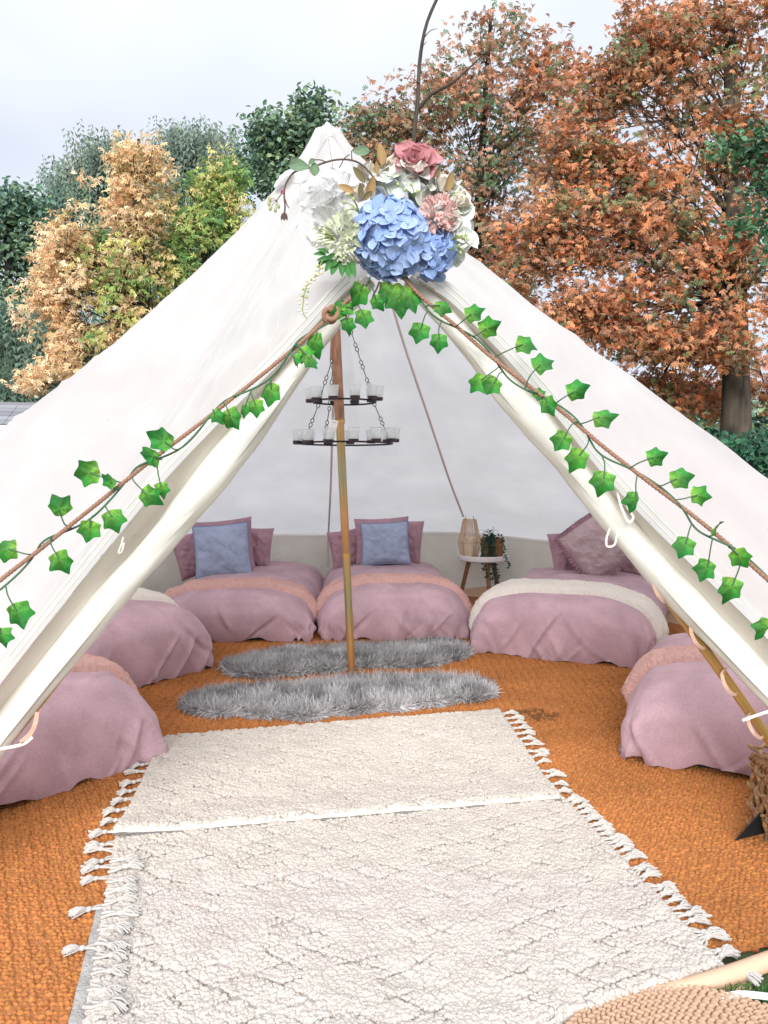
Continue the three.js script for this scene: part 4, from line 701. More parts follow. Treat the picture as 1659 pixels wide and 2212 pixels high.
    for (const [x, y] of [[103, 470], [98, 500], [108, 530], [140, 540], [160, 515]]) { put(g, 'bud', new THREE.SphereGeometry(1, 10, 8).scale(0.65, 1.1, 0.65), yell, A(x, y, 0.022), V(rr(-0.3, 0.3), 1, 0), V(0, 0, 1), 0.0062); br([[150, 480], [(150 + x) / 2, (480 + y) / 2 - 6], [x, y]], 0.0008); }
    for (const [dx, dy] of [[-0.4, -1], [0, -1], [0.4, -1]]) put(g, 'bract', leafG[1], twig, A(198, 560, 0.022), V(dx, dy, 0), V(0, 0, 1), 0.02); put(g, 'bract', leafG[2], M.redBud ??= std({ color: C(0.22, 0.04, 0.05), roughness: 0.7 }), A(178, 440, 0.024), V(0.5, 0.8, 0), V(0, 0, 1), 0.014, 1.4); }
  for (const [x, y, dx, dy, s] of [[940, 1010, 0.15, -1, 0.085], [1000, 1030, 0.3, -1, 0.07], [880, 1010, -0.2, -1, 0.05], [970, 1090, 0.1, -1, 0.05]]) put(FL, 'ivy_leaf', ivyGeos[x % 9], M.ivy, A(x, y, 0.01), V(dx, dy, 0.1), V(0.4, 0.2, 1), s, 0.8);
  for (const pts of [[[820, 1010], [800, 1060], [780, 1100], [770, 1150]], [[830, 1015], [825, 1060], [835, 1120], [815, 1140]], [[760, 1000], [700, 1080], [660, 1150]], [[1010, 1040], [1025, 1110], [1040, 1180]]]) wpart(FL, 'stem', tube(pts.map(([x, y]) => A(x, y, 0.0)), 0.0024, 20, 5), M.twig);
}

// ------------------------------------------------------------------ chandelier round the pole
reseed(55);
{
  const ctr = (y) => FOOT.clone().lerp(APEX, y / APEX.y), uC = at(744, 868, -4.14), lC = at(747, 958, -4.13), hook = at(718, 776, -4.06), topR = at(757, 712, -4.12), topM = at(727, 700, -4.2);
  const ch = thing('chandelier', 'black iron chandelier of two rings with glass tealight cups, hung round the pole', 'chandelier', uC.clone());
  const rU = 0.168, rL = 0.25, onU = (a, r = rU) => uC.clone().add(V(Math.sin(a) * r, 0.006 * Math.sin(a), Math.cos(a) * r)), onL = (a, r = rL) => lC.clone().add(V(Math.sin(a) * r, 0.006 * Math.sin(a), Math.cos(a) * r));
  wpart(ch, 'ring', new THREE.TorusGeometry(rU, 0.0048, 8, 72).rotateX(Math.PI / 2 - 0.028).translate(uC.x, uC.y, uC.z), M.iron);
  wpart(ch, 'ring', new THREE.TorusGeometry(rL, 0.0048, 8, 90).rotateX(Math.PI / 2 - 0.025).translate(lC.x, lC.y, lC.z), M.iron);
  const cupG = cyl(0.0295, 0.0315, 0.021, 22, 0, 0.001, 0), prof = [[0.001, 0.02], [0.0275, 0.02], [0.029, 0.024], [0.0365, 0.088], [0.0375, 0.09], [0.0385, 0.088], [0.0378, 0.086]].map(([x, y]) => new THREE.Vector2(x, y)), glassG = new THREE.LatheGeometry(prof, 26), waxG = cyl(0.019, 0.019, 0.02, 16, 0, 0.024, 0), dimple = []; 
  for (let j = 0; j < 6; j++) for (let i = 0; i < 16; i++) { const a = (i + 0.5 * (j % 2)) / 16 * 6.283, y = 0.03 + j * 0.009, r = 0.0285 + (y - 0.024) * 0.117 + 0.0012; dimple.push(new THREE.OctahedronGeometry(0.0022, 0).scale(1, 1.2, 0.5).rotateY(a).translate(Math.sin(a) * r, y, Math.cos(a) * r)); }
  const dimG = merge(dimple);
  const holder = (p) => { const c = new THREE.Group(); c.name = 'candle_cup'; c.position.copy(p).sub(ch.position); c.rotation.set(rr(-0.04, 0.04), rr(0, 3), rr(-0.04, 0.04)); c.scale.setScalar(0.83); ch.add(c); part(c, 'iron_cup', cupG, M.cup); part(c, 'glass', glassG, M.glass); part(c, 'glass_pattern', dimG, M.glass, { kind: 'stuff' }); part(c, 'tealight', waxG, M.wax); };
  for (let i = 0; i < 10; i++) holder(onU(i / 10 * 6.283 + 0.36, rU + 0.013));
  for (let i = 0; i < 13; i++) holder(onL(i / 13 * 6.283 + 0.2, rL + 0.012));
  const link = (p, q) => { const l = [], d = q.clone().sub(p), u = d.clone().normalize(), s = V(-u.y, u.x, 0).normalize(), e = 0.026, m1 = p.clone().addScaledVector(u, e), m2 = q.clone().addScaledVector(u, -e); l.push(tube([m1, m2], 0.0023, 2, 6)); for (const [c, k] of [[p, 1], [q, -1]]) l.push(tube([c.clone(), c.clone().addScaledVector(u, k * 0.011).addScaledVector(s, 0.0085), c.clone().addScaledVector(u, k * e), c.clone().addScaledVector(u, k * 0.011).addScaledVector(s, -0.0085)], 0.0022, 20, 6, true)); return merge(l); };
  const chain = (pts) => { for (let i = 0; i < pts.length - 1; i++) wpart(ch, 'chain_link', link(pts[i].clone(), pts[i + 1].clone()), M.iron); };
  const seg = (a, b, n) => { const l = []; for (let i = 0; i <= n; i++) l.push(a.clone().lerp(b, i / n)); return l; };
  const aR = 1.2, aF = -0.85, aB = 3.7;
  chain(seg(topR, onU(aR), 4)); chain(seg(hook, onU(aF), 2)); chain(seg(topM, onU(aB), 4));
  chain(seg(onU(aR).add(V(0, -0.012, 0)), onL(aR).add(V(0, 0.01, 0)), 2)); chain(seg(onU(aF).add(V(0, -0.012, 0)), onL(aF - 0.15).add(V(0, 0.01, 0)), 2)); chain(seg(onU(aB).add(V(0, -0.012, 0)), onL(aB).add(V(0, 0.01, 0)), 2));
  // the rope strap it hangs from, wound round
  const st = [at(722, 694, -4.06), at(719, 730, -4.05), at(717, 776, -4.05)], sc = new THREE.CatmullRomCurve3(st), hel = []; for (let i = 0; i <= 200; i++) { const t = i / 200, p = sc.getPoint(t), a = i * 0.9; hel.push(p.add(V(Math.cos(a) * 0.008, 0, Math.sin(a) * 0.008))); }
  wpart(ch, 'rope_strap', tube(hel, 0.0042, 700, 5), M.rope);
  const rc = thing('remote_control', 'small white remote control standing in a glass cup of the lower chandelier ring', 'remote', at(717, 926, -3.9)); rc.rotation.set(0.1, 0.5, -0.28);
  const body = new THREE.Shape(); { const w = 0.021, h = 0.043, q = 0.006; body.moveTo(-w + q, -h); body.lineTo(w - q, -h); body.quadraticCurveTo(w, -h, w, -h + q); body.lineTo(w, h - q); body.quadraticCurveTo(w, h, w - q, h); body.lineTo(-w + q, h); body.quadraticCurveTo(-w, h, -w, h - q); body.lineTo(-w, -h + q); body.quadraticCurveTo(-w, -h, -w + q, -h); }
  part(rc, 'case', new THREE.ExtrudeGeometry(body, { depth: 0.006, bevelSize: 0.001, bevelThickness: 0.001, bevelSegments: 2 }), M.whitePaint); part(rc, 'back', box(0.043, 0.086, 0.003, 0.002, 0, -0.003), M.black); part(rc, 'slot', box(0.026, 0.002, 0.001, 0, 0.033, 0.0076), M.iron);
}

// ------------------------------------------------------------------ bedside tables, lantern, plant
reseed(60);
function sideTable(label, pos, turn, h, wood) {
  const t = thing('side_table', label, 'table', pos, turn, 'small round tables between the beds'), R = 0.212;
  part(t, 'tray_top', new THREE.LatheGeometry([[0.0001, h - 0.022], [R - 0.008, h - 0.022], [R, h - 0.014], [R + 0.003, h + 0.024], [R - 0.001, h + 0.026], [R - 0.006, h + 0.023], [R - 0.01, h], [0.0001, h]].map(([x, y]) => new THREE.Vector2(x, y)), 48), M.whitePaint);
  for (const a of [0.05, 2.2, -2.1]) part(t, 'leg', taper([V(Math.sin(a) * 0.12, h - 0.022, Math.cos(a) * 0.12), V(Math.sin(a) * 0.165, 0.16, Math.cos(a) * 0.165), V(Math.sin(a) * 0.2, 0.002, Math.cos(a) * 0.2)], (k) => 0.0205 - 0.006 * k, 6, 12), wood);
  return t;
}
const tb = at(1044, 1203, -6.35), tH = tb.y; tb.y = 0;
sideTable('small white tray table with wooden legs holding the lantern and the plant', tb, 0.1, tH, M.beech);
{ const p = at(262, 1240, -5.45); p.y = 0; sideTable('small round table half hidden by the rolled door on the left', p.add(V(-0.08, 0, 0)), 0.9, 0.33, M.darkBeech); }
{
  const p = V(tb.x - 0.122, tH + 0.001, tb.z + 0.05), L = thing('lantern', 'pale string-sided candle lantern with brass ribs on the white table', 'lantern', p, 0.3);
  const rad = [[0.066, 0.004], [0.092, 0.125], [0.055, 0.315]], N = 6, v = (i, k) => V(Math.sin(i / N * 6.283) * rad[k][0], rad[k][1], Math.cos(i / N * 6.283) * rad[k][0]);
  part(L, 'base_ring', new THREE.CylinderGeometry(0.07, 0.07, 0.016, 36).translate(0, 0.008, 0), M.brass);
  for (let i = 0; i < N; i++) { part(L, 'rib', tube([v(i, 0), v(i, 0).lerp(v(i, 1), 0.55), v(i, 1), v(i, 1).lerp(v(i, 2), 0.5), v(i, 2)], 0.0024, 24, 5), M.brass); }
  for (const k of [1, 2]) { const r = []; for (let i = 0; i < N; i++) r.push(tube([v(i, k), v(i + 1, k)], 0.0022, 2, 5)); part(L, 'hoop', merge(r), M.brass); }
  for (let i = 0; i < N; i++) { // side strung with cotton, one side left open at the front
    const g = []; for (let j = 1; j < 13; j++) { const q = j / 13, lowr = v(i, 0).lerp(v(i + 1, 0), q), m = v(i, 1).lerp(v(i + 1, 1), q), t = v(i, 2).lerp(v(i + 1, 2), q); g.push(tube([m, t], 0.0011, 2, 4)); if (i !== 0) g.push(tube([lowr, m], 0.0011, 2, 4)); }
    if (i !== 0) part(L, 'string_side', merge(g), M.string, { kind: 'stuff' }); else part(L, 'string_side', merge(g.slice(0, 0).concat([tube([v(0, 0).lerp(v(1, 0), 0.5), v(0, 1).lerp(v(1, 1), 0.5)], 0.0016, 2, 4)])), M.string);
  }
  part(L, 'handle', tube([v(5, 2).add(V(0, 0.02, 0)), V(-0.08, 0.24, 0.02), V(-0.06, 0.16, 0.075), V(0.0, 0.14, 0.095), V(0.05, 0.19, 0.085), V(0.03, 0.25, 0.08)], 0.002, 40, 5), M.brass);
  for (const i of [2, 5]) part(L, 'handle_post', tube([v(i, 2), v(i, 2).add(V(0, 0.026, 0))], 0.0042, 2, 6), M.brass);
  const cd = thing('candle', 'thick cream pillar candle inside the lantern', 'candle', p.clone().add(V(0, 0.017, 0))); part(cd, 'wax_body', new THREE.LatheGeometry([[0.0001, 0], [0.04, 0], [0.042, 0.004], [0.042, 0.148], [0.038, 0.153], [0.0001, 0.147]].map(([x, y]) => new THREE.Vector2(x, y)), 28), M.candleWax); part(cd, 'wick', cyl(0.0012, 0.0012, 0.012, 6, 0, 0.146, 0), M.black);
  const pp = V(tb.x + 0.065, tH + 0.001, tb.z + 0.045), B = thing('basket_planter', 'small rattan basket planter with dark trailing ivy on the white table', 'planter', pp);
  part(B, 'liner', cyl(0.074, 0.082, 0.155, 26), M.rattan);
  for (let i = 0; i < 26; i++) { const a = i / 26 * 6.283, l = []; for (let j = 0; j <= 6; j++) { const r = lerp(0.079, 0.087, j / 6) + 0.004 * ((j + i) % 2); l.push(V(Math.sin(a + 0.03 * Math.sin(j * 2 + i)) * r, j / 6 * 0.158 + 0.002, Math.cos(a) * r)); } part(B, 'stake', taper(l, () => 0.0068, 12, 5), i % 3 ? M.rattan : M.rattanPale); }
  for (const y of [0.006, 0.055, 0.108, 0.157]) part(B, 'weave_ring', new THREE.TorusGeometry(lerp(0.081, 0.089, y / 0.157), 0.005, 6, 40).rotateX(Math.PI / 2).translate(0, y, 0), M.rattanPale);
  const P = thing('trailing_plant', 'dark green trailing ivy growing out of the rattan basket on the white table', 'plant', pp.clone().add(V(0, 0.15, 0))), lg = [];
  const small = sheet(4, 4, (u, v) => V((u - 0.5) * 0.62 * Math.pow(Math.sin(Math.PI * clamp(v * 0.94 + 0.05)), 0.8), v, 0.16 * v * v - 0.4 * (u - 0.5) * (u - 0.5)));
  part(P, 'soil', new THREE.CylinderGeometry(0.074, 0.074, 0.01, 20), M.black);
  const trail = []; for (let i = 0; i < 9; i++) { const a = rr(-1.2, 1.2); trail.push([V(Math.sin(a) * 0.03, 0, 0.03), V(Math.sin(a) * 0.09, 0.045, 0.075), V(Math.sin(a) * 0.11 + rr(-0.01, 0.01), -0.03, 0.11), V(Math.sin(a) * 0.12 + rr(-0.02, 0.03), -rr(0.1, 0.16), 0.12), V(Math.sin(a) * 0.12 + rr(-0.02, 0.05), -rr(0.18, 0.34), 0.125)]); }
  for (let i = 0; i < 12; i++) { const a = rr(0, 6.28), h = rr(0.04, 0.1); trail.push([V(0, 0, 0), V(Math.sin(a) * 0.03, h * 0.7, Math.cos(a) * 0.03), V(Math.sin(a) * rr(0.05, 0.1), h, Math.cos(a) * 0.08), V(Math.sin(a) * rr(0.09, 0.13), h * 0.7, Math.cos(a) * 0.1)]); }
  let nL = 0;
  for (const t of trail) { const c = new THREE.CatmullRomCurve3(t), st = part(P, 'stem', tube(t, 0.0013, 20, 4), M.darkLeaf); const n = Math.round(c.getLength() / 0.0125); for (let i = 1; i <= n && nL < 300; i++) { const p = c.getPointAt(i / n), tn = c.getTangentAt(i / n), s = V(rr(-1, 1), rr(-0.3, 0.5), rr(-0.2, 1)).normalize(), m = part(P, 'leaf', small, M.darkLeaf); nL++; m.position.copy(p); m.quaternion.copy(basis(s.addScaledVector(tn, 0.4).normalize(), V(rr(-0.5, 0.5), rr(0, 0.6), 1))); m.scale.setScalar(rr(0.018, 0.028)); } }
}

// ------------------------------------------------------------------ things at the door: basket, black sign, mats
reseed(71);
{
  const bl = gnd(1640, 1868), sz = 0.26, ht = 0.225, b0 = V(bl.x + sz / 2 + 0.085, 0.004, bl.z - sz / 2 + 0.02), B = thing('wicker_basket', 'tall square basket of twisted water hyacinth at the right edge, partly out of frame', 'basket', b0, 0.05);
  part(B, 'liner', box(sz - 0.03, ht - 0.02, sz - 0.03, 0, ht / 2 - 0.01, 0), M.rattan);
  const per = (t, r) => { t = ((t % 1) + 1) % 1 * 4; const e = Math.floor(t), k = (t - e) * 2 - 1, s = sz / 2 - 0.01 + r; const q = Math.sign(k) * Math.pow(Math.abs(k), 1.0) * s; return e === 0 ? [q, s] : e === 1 ? [s, -q] : e === 2 ? [-q, -s] : [-s, q]; };
  for (let i = 0; i < 36; i++) { const t = (i + 0.5) / 36, l = []; for (let j = 0; j <= 12; j++) { const y = j / 12 * ht, [x, z] = per(t + 0.004 * Math.sin(j * 1.9 + i), 0.004 + 0.006 * (((j >> 1) + i) % 2)); l.push(V(x, y, z)); } const tw = []; const c = new THREE.CatmullRomCurve3(l); part(B, 'stake', taper(l, (k) => 0.0082 + 0.0014 * Math.sin(k * 40 + i), 44, 7), i % 4 ? M.rattan : M.rattanPale); }
  for (const y of [0.01, 0.072, 0.136, 0.2, 0.262]) { const l = []; for (let i = 0; i < 72; i++) { const t = i / 72, [x, z] = per(t, 0.006 + 0.008 * ((i >> 1) % 2)); l.push(V(x, y + 0.003 * Math.sin(i * 2), z)); } part(B, 'weave_band', tube(l, 0.0062, 220, 6, true), M.rattanPale); }
  for (const ph of [0, 2.1, 4.2]) { const l = []; for (let i = 0; i < 120; i++) { const t = i / 120, [x, z] = per(t, 0.004 + 0.008 * Math.cos(i * 0.9 + ph)); l.push(V(x, ht + 0.004 + 0.009 * Math.sin(i * 0.9 + ph), z)); } part(B, 'braided_rim', tube(l, 0.0075, 320, 6, true), M.rattan); }
  // a black folded card stand behind it: a slanting panel on a flat foot
  const s0 = gnd(1588, 1828), s1 = gnd(1660, 1800), S = thing('black_stand', 'black folded sign stand leaning behind the wicker basket', 'stand', s0.clone());
  const tri = new THREE.BufferGeometry(), n = V(0.0, 0.1, 1).normalize(), A = s0.clone().setY(0.02), Bq = gnd(1700, 1800).setY(0.02), Cq = at(1700, 1690, Bq.z - 0.03), l = []; const fr = [A, Bq, Cq].map((p) => p.clone().addScaledVector(n, 0.003)), bk = [A, Bq, Cq].map((p) => p.clone().addScaledVector(n, -0.003));
  l.push(...fr, bk[0], bk[2], bk[1]); for (let i = 0; i < 3; i++) { const j = (i + 1) % 3; l.push(fr[i], bk[i], bk[j], fr[i], bk[j], fr[j]); } tri.setFromPoints(l); tri.computeVertexNormals(); wpart(S, 'panel', tri, M.black);
 
}
{ // striped woven mat that shows along the left edge of the near rug
  const a = gnd(206, 1985), b = gnd(148, 2225), d = dirOf(a, b), s = V(-d.z, 0, d.x).multiplyScalar(-1), m = thing('woven_mat', 'grey woven mat with brown and white edging under the near rug', 'mat', mid(a, b));
  const strip = (o0, o1, y, mat, name) => wpart(m, name, sheet(4, 60, (u, v) => { const p = a.clone().addScaledVector(d, -0.02 + v * 0.62); return p.addScaledVector(V(1, 0, 0), lerp(o0, o1, u)).add(V(0, y + 0.002 * Math.sin(v * 40) + 0.002 * Math.sin(u * Math.PI), 0)); }, (u, v) => [(o1 - o0) * u, v * 0.6]), mat);
  strip(0, 0.032, 0.0155, M.greyWeave, 'woven_field'); strip(0.032, 0.043, 0.0165, M.brownTape, 'brown_edging'); strip(0.043, 0.048, 0.0175, M.zip, 'white_edging'); strip(0.048, 0.06, 0.0165, M.brownTape, 'brown_edging'); strip(0.06, 0.13, 0.0145, M.greyWeave, 'woven_field');
}
{ // round braided jute mat, cut off by the frame
  const c = gnd(1420, 2150).add(V(0.02, 0, 0.33)); c.y = 0.012; const m = thing('jute_mat', 'pale peach braided round jute mat at the bottom right', 'mat', c), rows = [];
  for (let k = 0; k < 14; k++) { const R = 0.318 - k * 0.0215; if (R < 0.02) break; const n = Math.round(R * 6.283 / 0.017), l = []; const g = []; for (let i = 0; i < n; i++) { const t = i / n * 6.283; for (const s of [-1, 1]) g.push(new THREE.SphereGeometry(0.0088, 7, 5).scale(1.25, 0.8, 0.62).rotateY(s * 0.6).translate(0, 0.012 + rr(-0.001, 0.001), s * 0.0052).rotateY(rr(-0.1, 0.1)).translate(s * 0.004, 0, 0).applyMatrix4(new THREE.Matrix4().makeRotationY(-t).setPosition(Math.sin(t) * R * 0 , 0, 0)).applyMatrix4(new THREE.Matrix4().makeTranslation(0, 0, 0)).translate(Math.sin(t) * R, 0, -Math.cos(t) * R)); } part(m, 'braid_ring', merge(g), M.juteMat); }
  part(m, 'underside', new THREE.CylinderGeometry(0.315, 0.315, 0.008, 60).translate(0, 0.004, 0), M.juteMat);
}
{ // tufts of lawn at the lower right corner and around the tent front
  const l = []; for (let i = 0; i < 6; i++) { const a = rr(0, 6.28), L = rr(0.03, 0.055), d = V(Math.cos(a) * 0.5, 1, Math.sin(a) * 0.5).normalize(), s = V(-Math.sin(a), 0, Math.cos(a)).multiplyScalar(0.0014), o = V(rr(-0.01, 0.01), 0, rr(-0.01, 0.01)), e = o.clone().addScaledVector(d, L).add(V(Math.cos(a) * 0.012, -0.004, Math.sin(a) * 0.012)), m = o.clone().addScaledVector(d, L * 0.6); l.push(o.clone().sub(s), o.clone().add(s), m.clone().add(s), o.clone().sub(s), m.clone().add(s), m.clone().sub(s), m.clone().sub(s), m.clone().add(s), e); }
  const b = new THREE.BufferGeometry().setFromPoints(l); b.computeVertexNormals(); const ms = [], cs = [];
  for (let i = 0; i < 5000; i++) { const x = rr(0.7, 1.9), z = rr(-1.95, -1.2); if (z < -1.66 + (x - 0.8) * -0.1) continue; ms.push(M4(V(x, -0.03 + rr(0, 0.012), z), Q(rr(-0.2, 0.2), rr(0, 6.3), rr(-0.2, 0.2)), rr(0.7, 1.25))); const t = rr(0.7, 1.3); cs.push(C(0.045 * t, 0.16 * t, 0.02 * t)); }
  const g = inst(scene, 'grass', b, M.blade, ms, cs); tag(g, 'bright green grass outside the tent at the bottom right corner', 'grass');
}

// ------------------------------------------------------------------ trees, hedge and roof behind
reseed(90);
const leafCard = (pts) => { const b = new THREE.BufferGeometry().setFromPoints(pts); b.computeVertexNormals(); return b; };
function simpleLeaf(w, fold = 0.15) { const p = [V(0, 0, 0), V(w, 0.4, fold), V(w * 0.7, 0.75, fold * 0.6), V(0, 1, 0), V(-w * 0.7, 0.75, fold * 0.6), V(-w, 0.4, fold)], c = V(0, 0.5, -fold * 0.3), l = []; for (let i = 0; i < 6; i++) l.push(c, p[i], p[(i + 1) % 6]); return leafCard(l); }
function sprayLeaf(n, w, spread) { // several leaflets on one stalk
  const l = []; for (let i = 0; i < n; i++) { const a = lerp(-spread, spread, n === 1 ? 0.5 : i / (n - 1)), L = 1 - 0.25 * Math.abs(a) / Math.max(spread, 0.1), dr = -0.25 - 0.2 * rnd(), R = (x, y, z) => V(x * Math.cos(a) + y * Math.sin(a), y * Math.cos(a) - x * Math.sin(a), z + dr * y * y); l.push(R(0, 0, 0), R(w, L * 0.62, 0.06), R(0, L, 0), R(0, 0, 0), R(0, L, 0), R(-w, L * 0.62, 0.06)); } return leafCard(l);
}
function drop(n, len, w) { const l = []; for (let i = 0; i < n; i++) { const y = -i / n * len, s = i % 2 ? 1 : -1, d = V(s * 0.35, -0.5, rr(-0.3, 0.3)).multiplyScalar(len / n * 2.2), o = V(0, y, 0); l.push(o, o.clone().add(d).add(V(w * s, len / n * 0.6, 0)), o.clone().add(d.multiplyScalar(1.5))); } return leafCard(l); }
const kinds = {
  chestnut: [sprayLeaf(5, 0.16, 1.3), sprayLeaf(7, 0.13, 1.7), sprayLeaf(5, 0.12, 0.9)],
  pinnate: [sprayLeaf(6, 0.13, 1.5), sprayLeaf(4, 0.15, 1.0), sprayLeaf(5, 0.12, 1.9)],
  plain: [simpleLeaf(0.3), simpleLeaf(0.24, 0.25), simpleLeaf(0.36, 0.05)],
  willow: [drop(9, 1, 0.05), drop(7, 0.8, 0.06), drop(11, 1.2, 0.05)],
};
// a tree: trunk and limbs drawn between the given places, crown of leaf clumps in the given masses
function tree(o) {
  const base = o.trunk[0].clone(); base.y = -0.05; const t = thing('tree', o.label, 'tree', base, 0, o.group);
  const toL = (p) => p.clone().sub(base), limb = [];
  const tp = [base.clone(), ...o.trunk.slice(1)];
  part(t, 'trunk', taper(tp.map(toL), (k) => o.r * (1.15 - 0.95 * k) * (1 + 0.5 * Math.exp(-k * 14)), 36, 10), o.bark ?? M.darkBark);
  const tc = new THREE.CatmullRomCurve3(tp);
  const clumps = [];
  o.masses.forEach((m) => { for (let i = 0; i < m.n * (o.dens ?? 1); i++) { const d = V(rr(-1, 1), rr(-1, 1), rr(-1, 1)); const L = d.length() || 1, r = Math.pow(rnd(), 0.45); d.multiplyScalar(r / L); d.multiplyScalar(0.85 + 0.55 * n3(d.x * 1.6 + m.c.x, d.y * 1.6, d.z * 1.6 + i * 0.001)); clumps.push({ p: m.c.clone().add(V(d.x * m.R.x, d.y * m.R.y, d.z * m.R.z)), m }); } });
  const limbs = (o.limbs ?? 26), step = Math.max(1, Math.floor(clumps.length / limbs));
  for (let i = 0; i < clumps.length; i += step) { const e = clumps[i].p, k = clamp((e.y - base.y) / (tp[tp.length - 1].y - base.y) - rr(0.1, 0.24), o.bare ?? 0.16, 0.95), a = tc.getPointAt(k), mdl = a.clone().lerp(e, 0.5).add(V(rr(-0.2, 0.2), rr(0.0, 0.4), rr(-0.2, 0.2))), r0 = o.r * (1 - 0.85 * k) * rr(0.16, 0.36); limb.push([[a, mdl, e], r0]);
    for (let j = 0; j < 5; j++) { const f = clumps[(i + 1 + Math.floor(rnd() * step * 2)) % clumps.length].p; if (f.distanceTo(e) < 2.2) limb.push([[mdl, mdl.clone().lerp(f, 0.55).add(V(rr(-0.1, 0.1), 0.1, 0)), f], r0 * 0.4]); } }
  part(t, 'limbs', merge(limb.map(([p, r]) => taper(p.map(toL), (k) => Math.max(0.006, r * (1 - 0.85 * k)), 7, 5))), o.bark ?? M.darkBark, { kind: 'stuff' });
  const K = kinds[o.leaf], ms = K.map(() => []), cs = K.map(() => []);
  clumps.forEach(({ p, m }, ci) => {
    const pick = m.col ?? o.col, col = pick[Math.floor(clamp(0.5 + 0.9 * fbm(p.x * 0.5, p.y * 0.5, p.z * 0.5 + ci * 0.02, 2) + rr(-0.28, 0.28), 0, 0.999) * pick.length)], per = m.per ?? o.per, R = m.cl ?? o.cl;
    for (let i = 0; i < per; i++) {
      const d = V(rr(-1, 1), rr(-0.7, 0.7), rr(-1, 1)); const q = p.clone().addScaledVector(d, R * Math.pow(rnd(), 0.4) / Math.max(0.5, d.length())), k = Math.floor(rnd() * K.length), t0 = rr(0.7, 1.25), c2 = rnd() < 0.2 ? pick[Math.floor(rnd() * pick.length)] : col, g = rr(0.88, 1.12);
      const rot = o.leaf === 'willow' ? Q(rr(-0.25, 0.25), rr(0, 6.3), rr(-0.25, 0.25)) : basis(V(rr(-1, 1), rr(-1.1, 0.5), rr(-1, 1)).normalize(), V(rr(-0.6, 0.6), rr(0.1, 1), rr(-0.2, 1)));
      ms[k].push(M4(q.sub(base), rot, (m.size ?? o.size) * rr(0.65, 1.25))); cs[k].push(C(c2[0] * t0 * g, c2[1] * t0, c2[2] * t0));
    }
  });
  K.forEach((g, k) => inst(t, 'crown', g, M.leaf, ms[k], cs[k]));
  return t;
}
// a rounded mass of leaves around what the camera saw at (x, y), rx by ry wide there, at that distance
const mass = (x, y, rx, ry, z, n, o = {}) => { const k = -z / F; return { c: at(x, y, z), R: V(rx * k, ry * k, (o.dz ?? Math.max(rx, ry) * 0.8) * k), n, ...o }; };
const rust = [[0.592, 0.205, 0.078], [0.696, 0.281, 0.111], [0.522, 0.243, 0.124], [0.383, 0.187, 0.098], [0.73, 0.355, 0.166], [0.295, 0.205, 0.111], [0.209, 0.243, 0.098]];
const brown = [[0.486, 0.221, 0.12], [0.405, 0.232, 0.12], [0.567, 0.287, 0.168], [0.284, 0.221, 0.12], [0.162, 0.243, 0.108], [0.607, 0.331, 0.215]];
const peach = [[0.88, 0.614, 0.347], [0.88, 0.682, 0.461], [0.817, 0.614, 0.369], [0.6, 0.44, 0.22]];
const yellowGreen = [[0.647, 0.634, 0.216], [0.77, 0.667, 0.288], [0.4, 0.5, 0.144], [0.246, 0.4, 0.108], [0.139, 0.3, 0.09]];
const darkGreen = [[0.12, 0.218, 0.125], [0.17, 0.281, 0.152], [0.102, 0.178, 0.14], [0.237, 0.332, 0.167]];
const blueGreen = [[0.142, 0.262, 0.167], [0.198, 0.333, 0.197], [0.1, 0.202, 0.147], [0.255, 0.357, 0.177]];
const G0 = (x, z) => { const p = at(x, 985, z); p.y = 0; return p; };
// right: the big rust-coloured chestnut
tree({ label: 'large rust orange chestnut tree with a grey trunk at the right behind the tent', r: 0.3, bare: 0.36, bark: M.bark, trunk: [G0(1592, -17), at(1590, 900, -17), at(1588, 620, -17), at(1584, 350, -17), at(1575, 60, -17), at(1570, -200, -17)], limbs: 46, dens: 1.7, leaf: 'chestnut', size: 0.118, per: 20, cl: 0.4, col: rust,
  masses: [mass(1560, 60, 240, 130, -17, 70), mass(1400, 170, 190, 130, -17, 60), mass(1600, 300, 230, 180, -17, 95), mass(1330, 380, 190, 150, -16.6, 80), mass(1540, 560, 260, 150, -16.5, 110), mass(1240, 520, 150, 130, -16.4, 60), mass(1290, 670, 160, 110, -16.3, 62), mass(1480, 735, 220, 85, -16.3, 90), mass(1420, 850, 120, 60, -17.6, 34), mass(1790, 780, 120, 120, -17, 30), mass(1130, 560, 90, 90, -16.6, 20), mass(1400, 70, 110, 70, -17, 26), mass(1290, 190, 90, 80, -17, 26), mass(1230, 330, 80, 80, -16.8, 26), mass(1420, 480, 140, 100, -16.8, 40), mass(1190, 700, 80, 60, -16.4, 20), mass(1690, 840, 60, 50, -18.6, 14), mass(1540, 850, 130, 55, -19, 40)] });
// centre: thinner brown tree behind the flowers
tree({ label: 'thin brown-leaved tree behind the flowers with sky showing through', r: 0.2, trunk: [G0(1036, -20), at(1036, 700, -20), at(1036, 440, -20), at(1046, 240, -20), at(1060, 40, -20)], limbs: 44, dens: 2.0, leaf: 'chestnut', size: 0.13, per: 14, cl: 0.42, col: brown,
  masses: [mass(1070, 80, 110, 70, -20, 24, { per: 8 }), mass(1010, 200, 160, 110, -20, 52), mass(1180, 180, 140, 110, -20, 46, { col: [...brown, ...rust] }), mass(900, 270, 110, 80, -20, 34), mass(1110, 330, 190, 120, -20, 64, { col: [...brown, ...darkGreen] }), mass(960, 430, 150, 100, -20, 52), mass(1080, 520, 160, 100, -20, 56), mass(800, 250, 60, 60, -20, 12, { col: [...brown, ...darkGreen] }), mass(820, 330, 90, 60, -20, 22), mass(1050, 640, 150, 80, -20, 36)] });
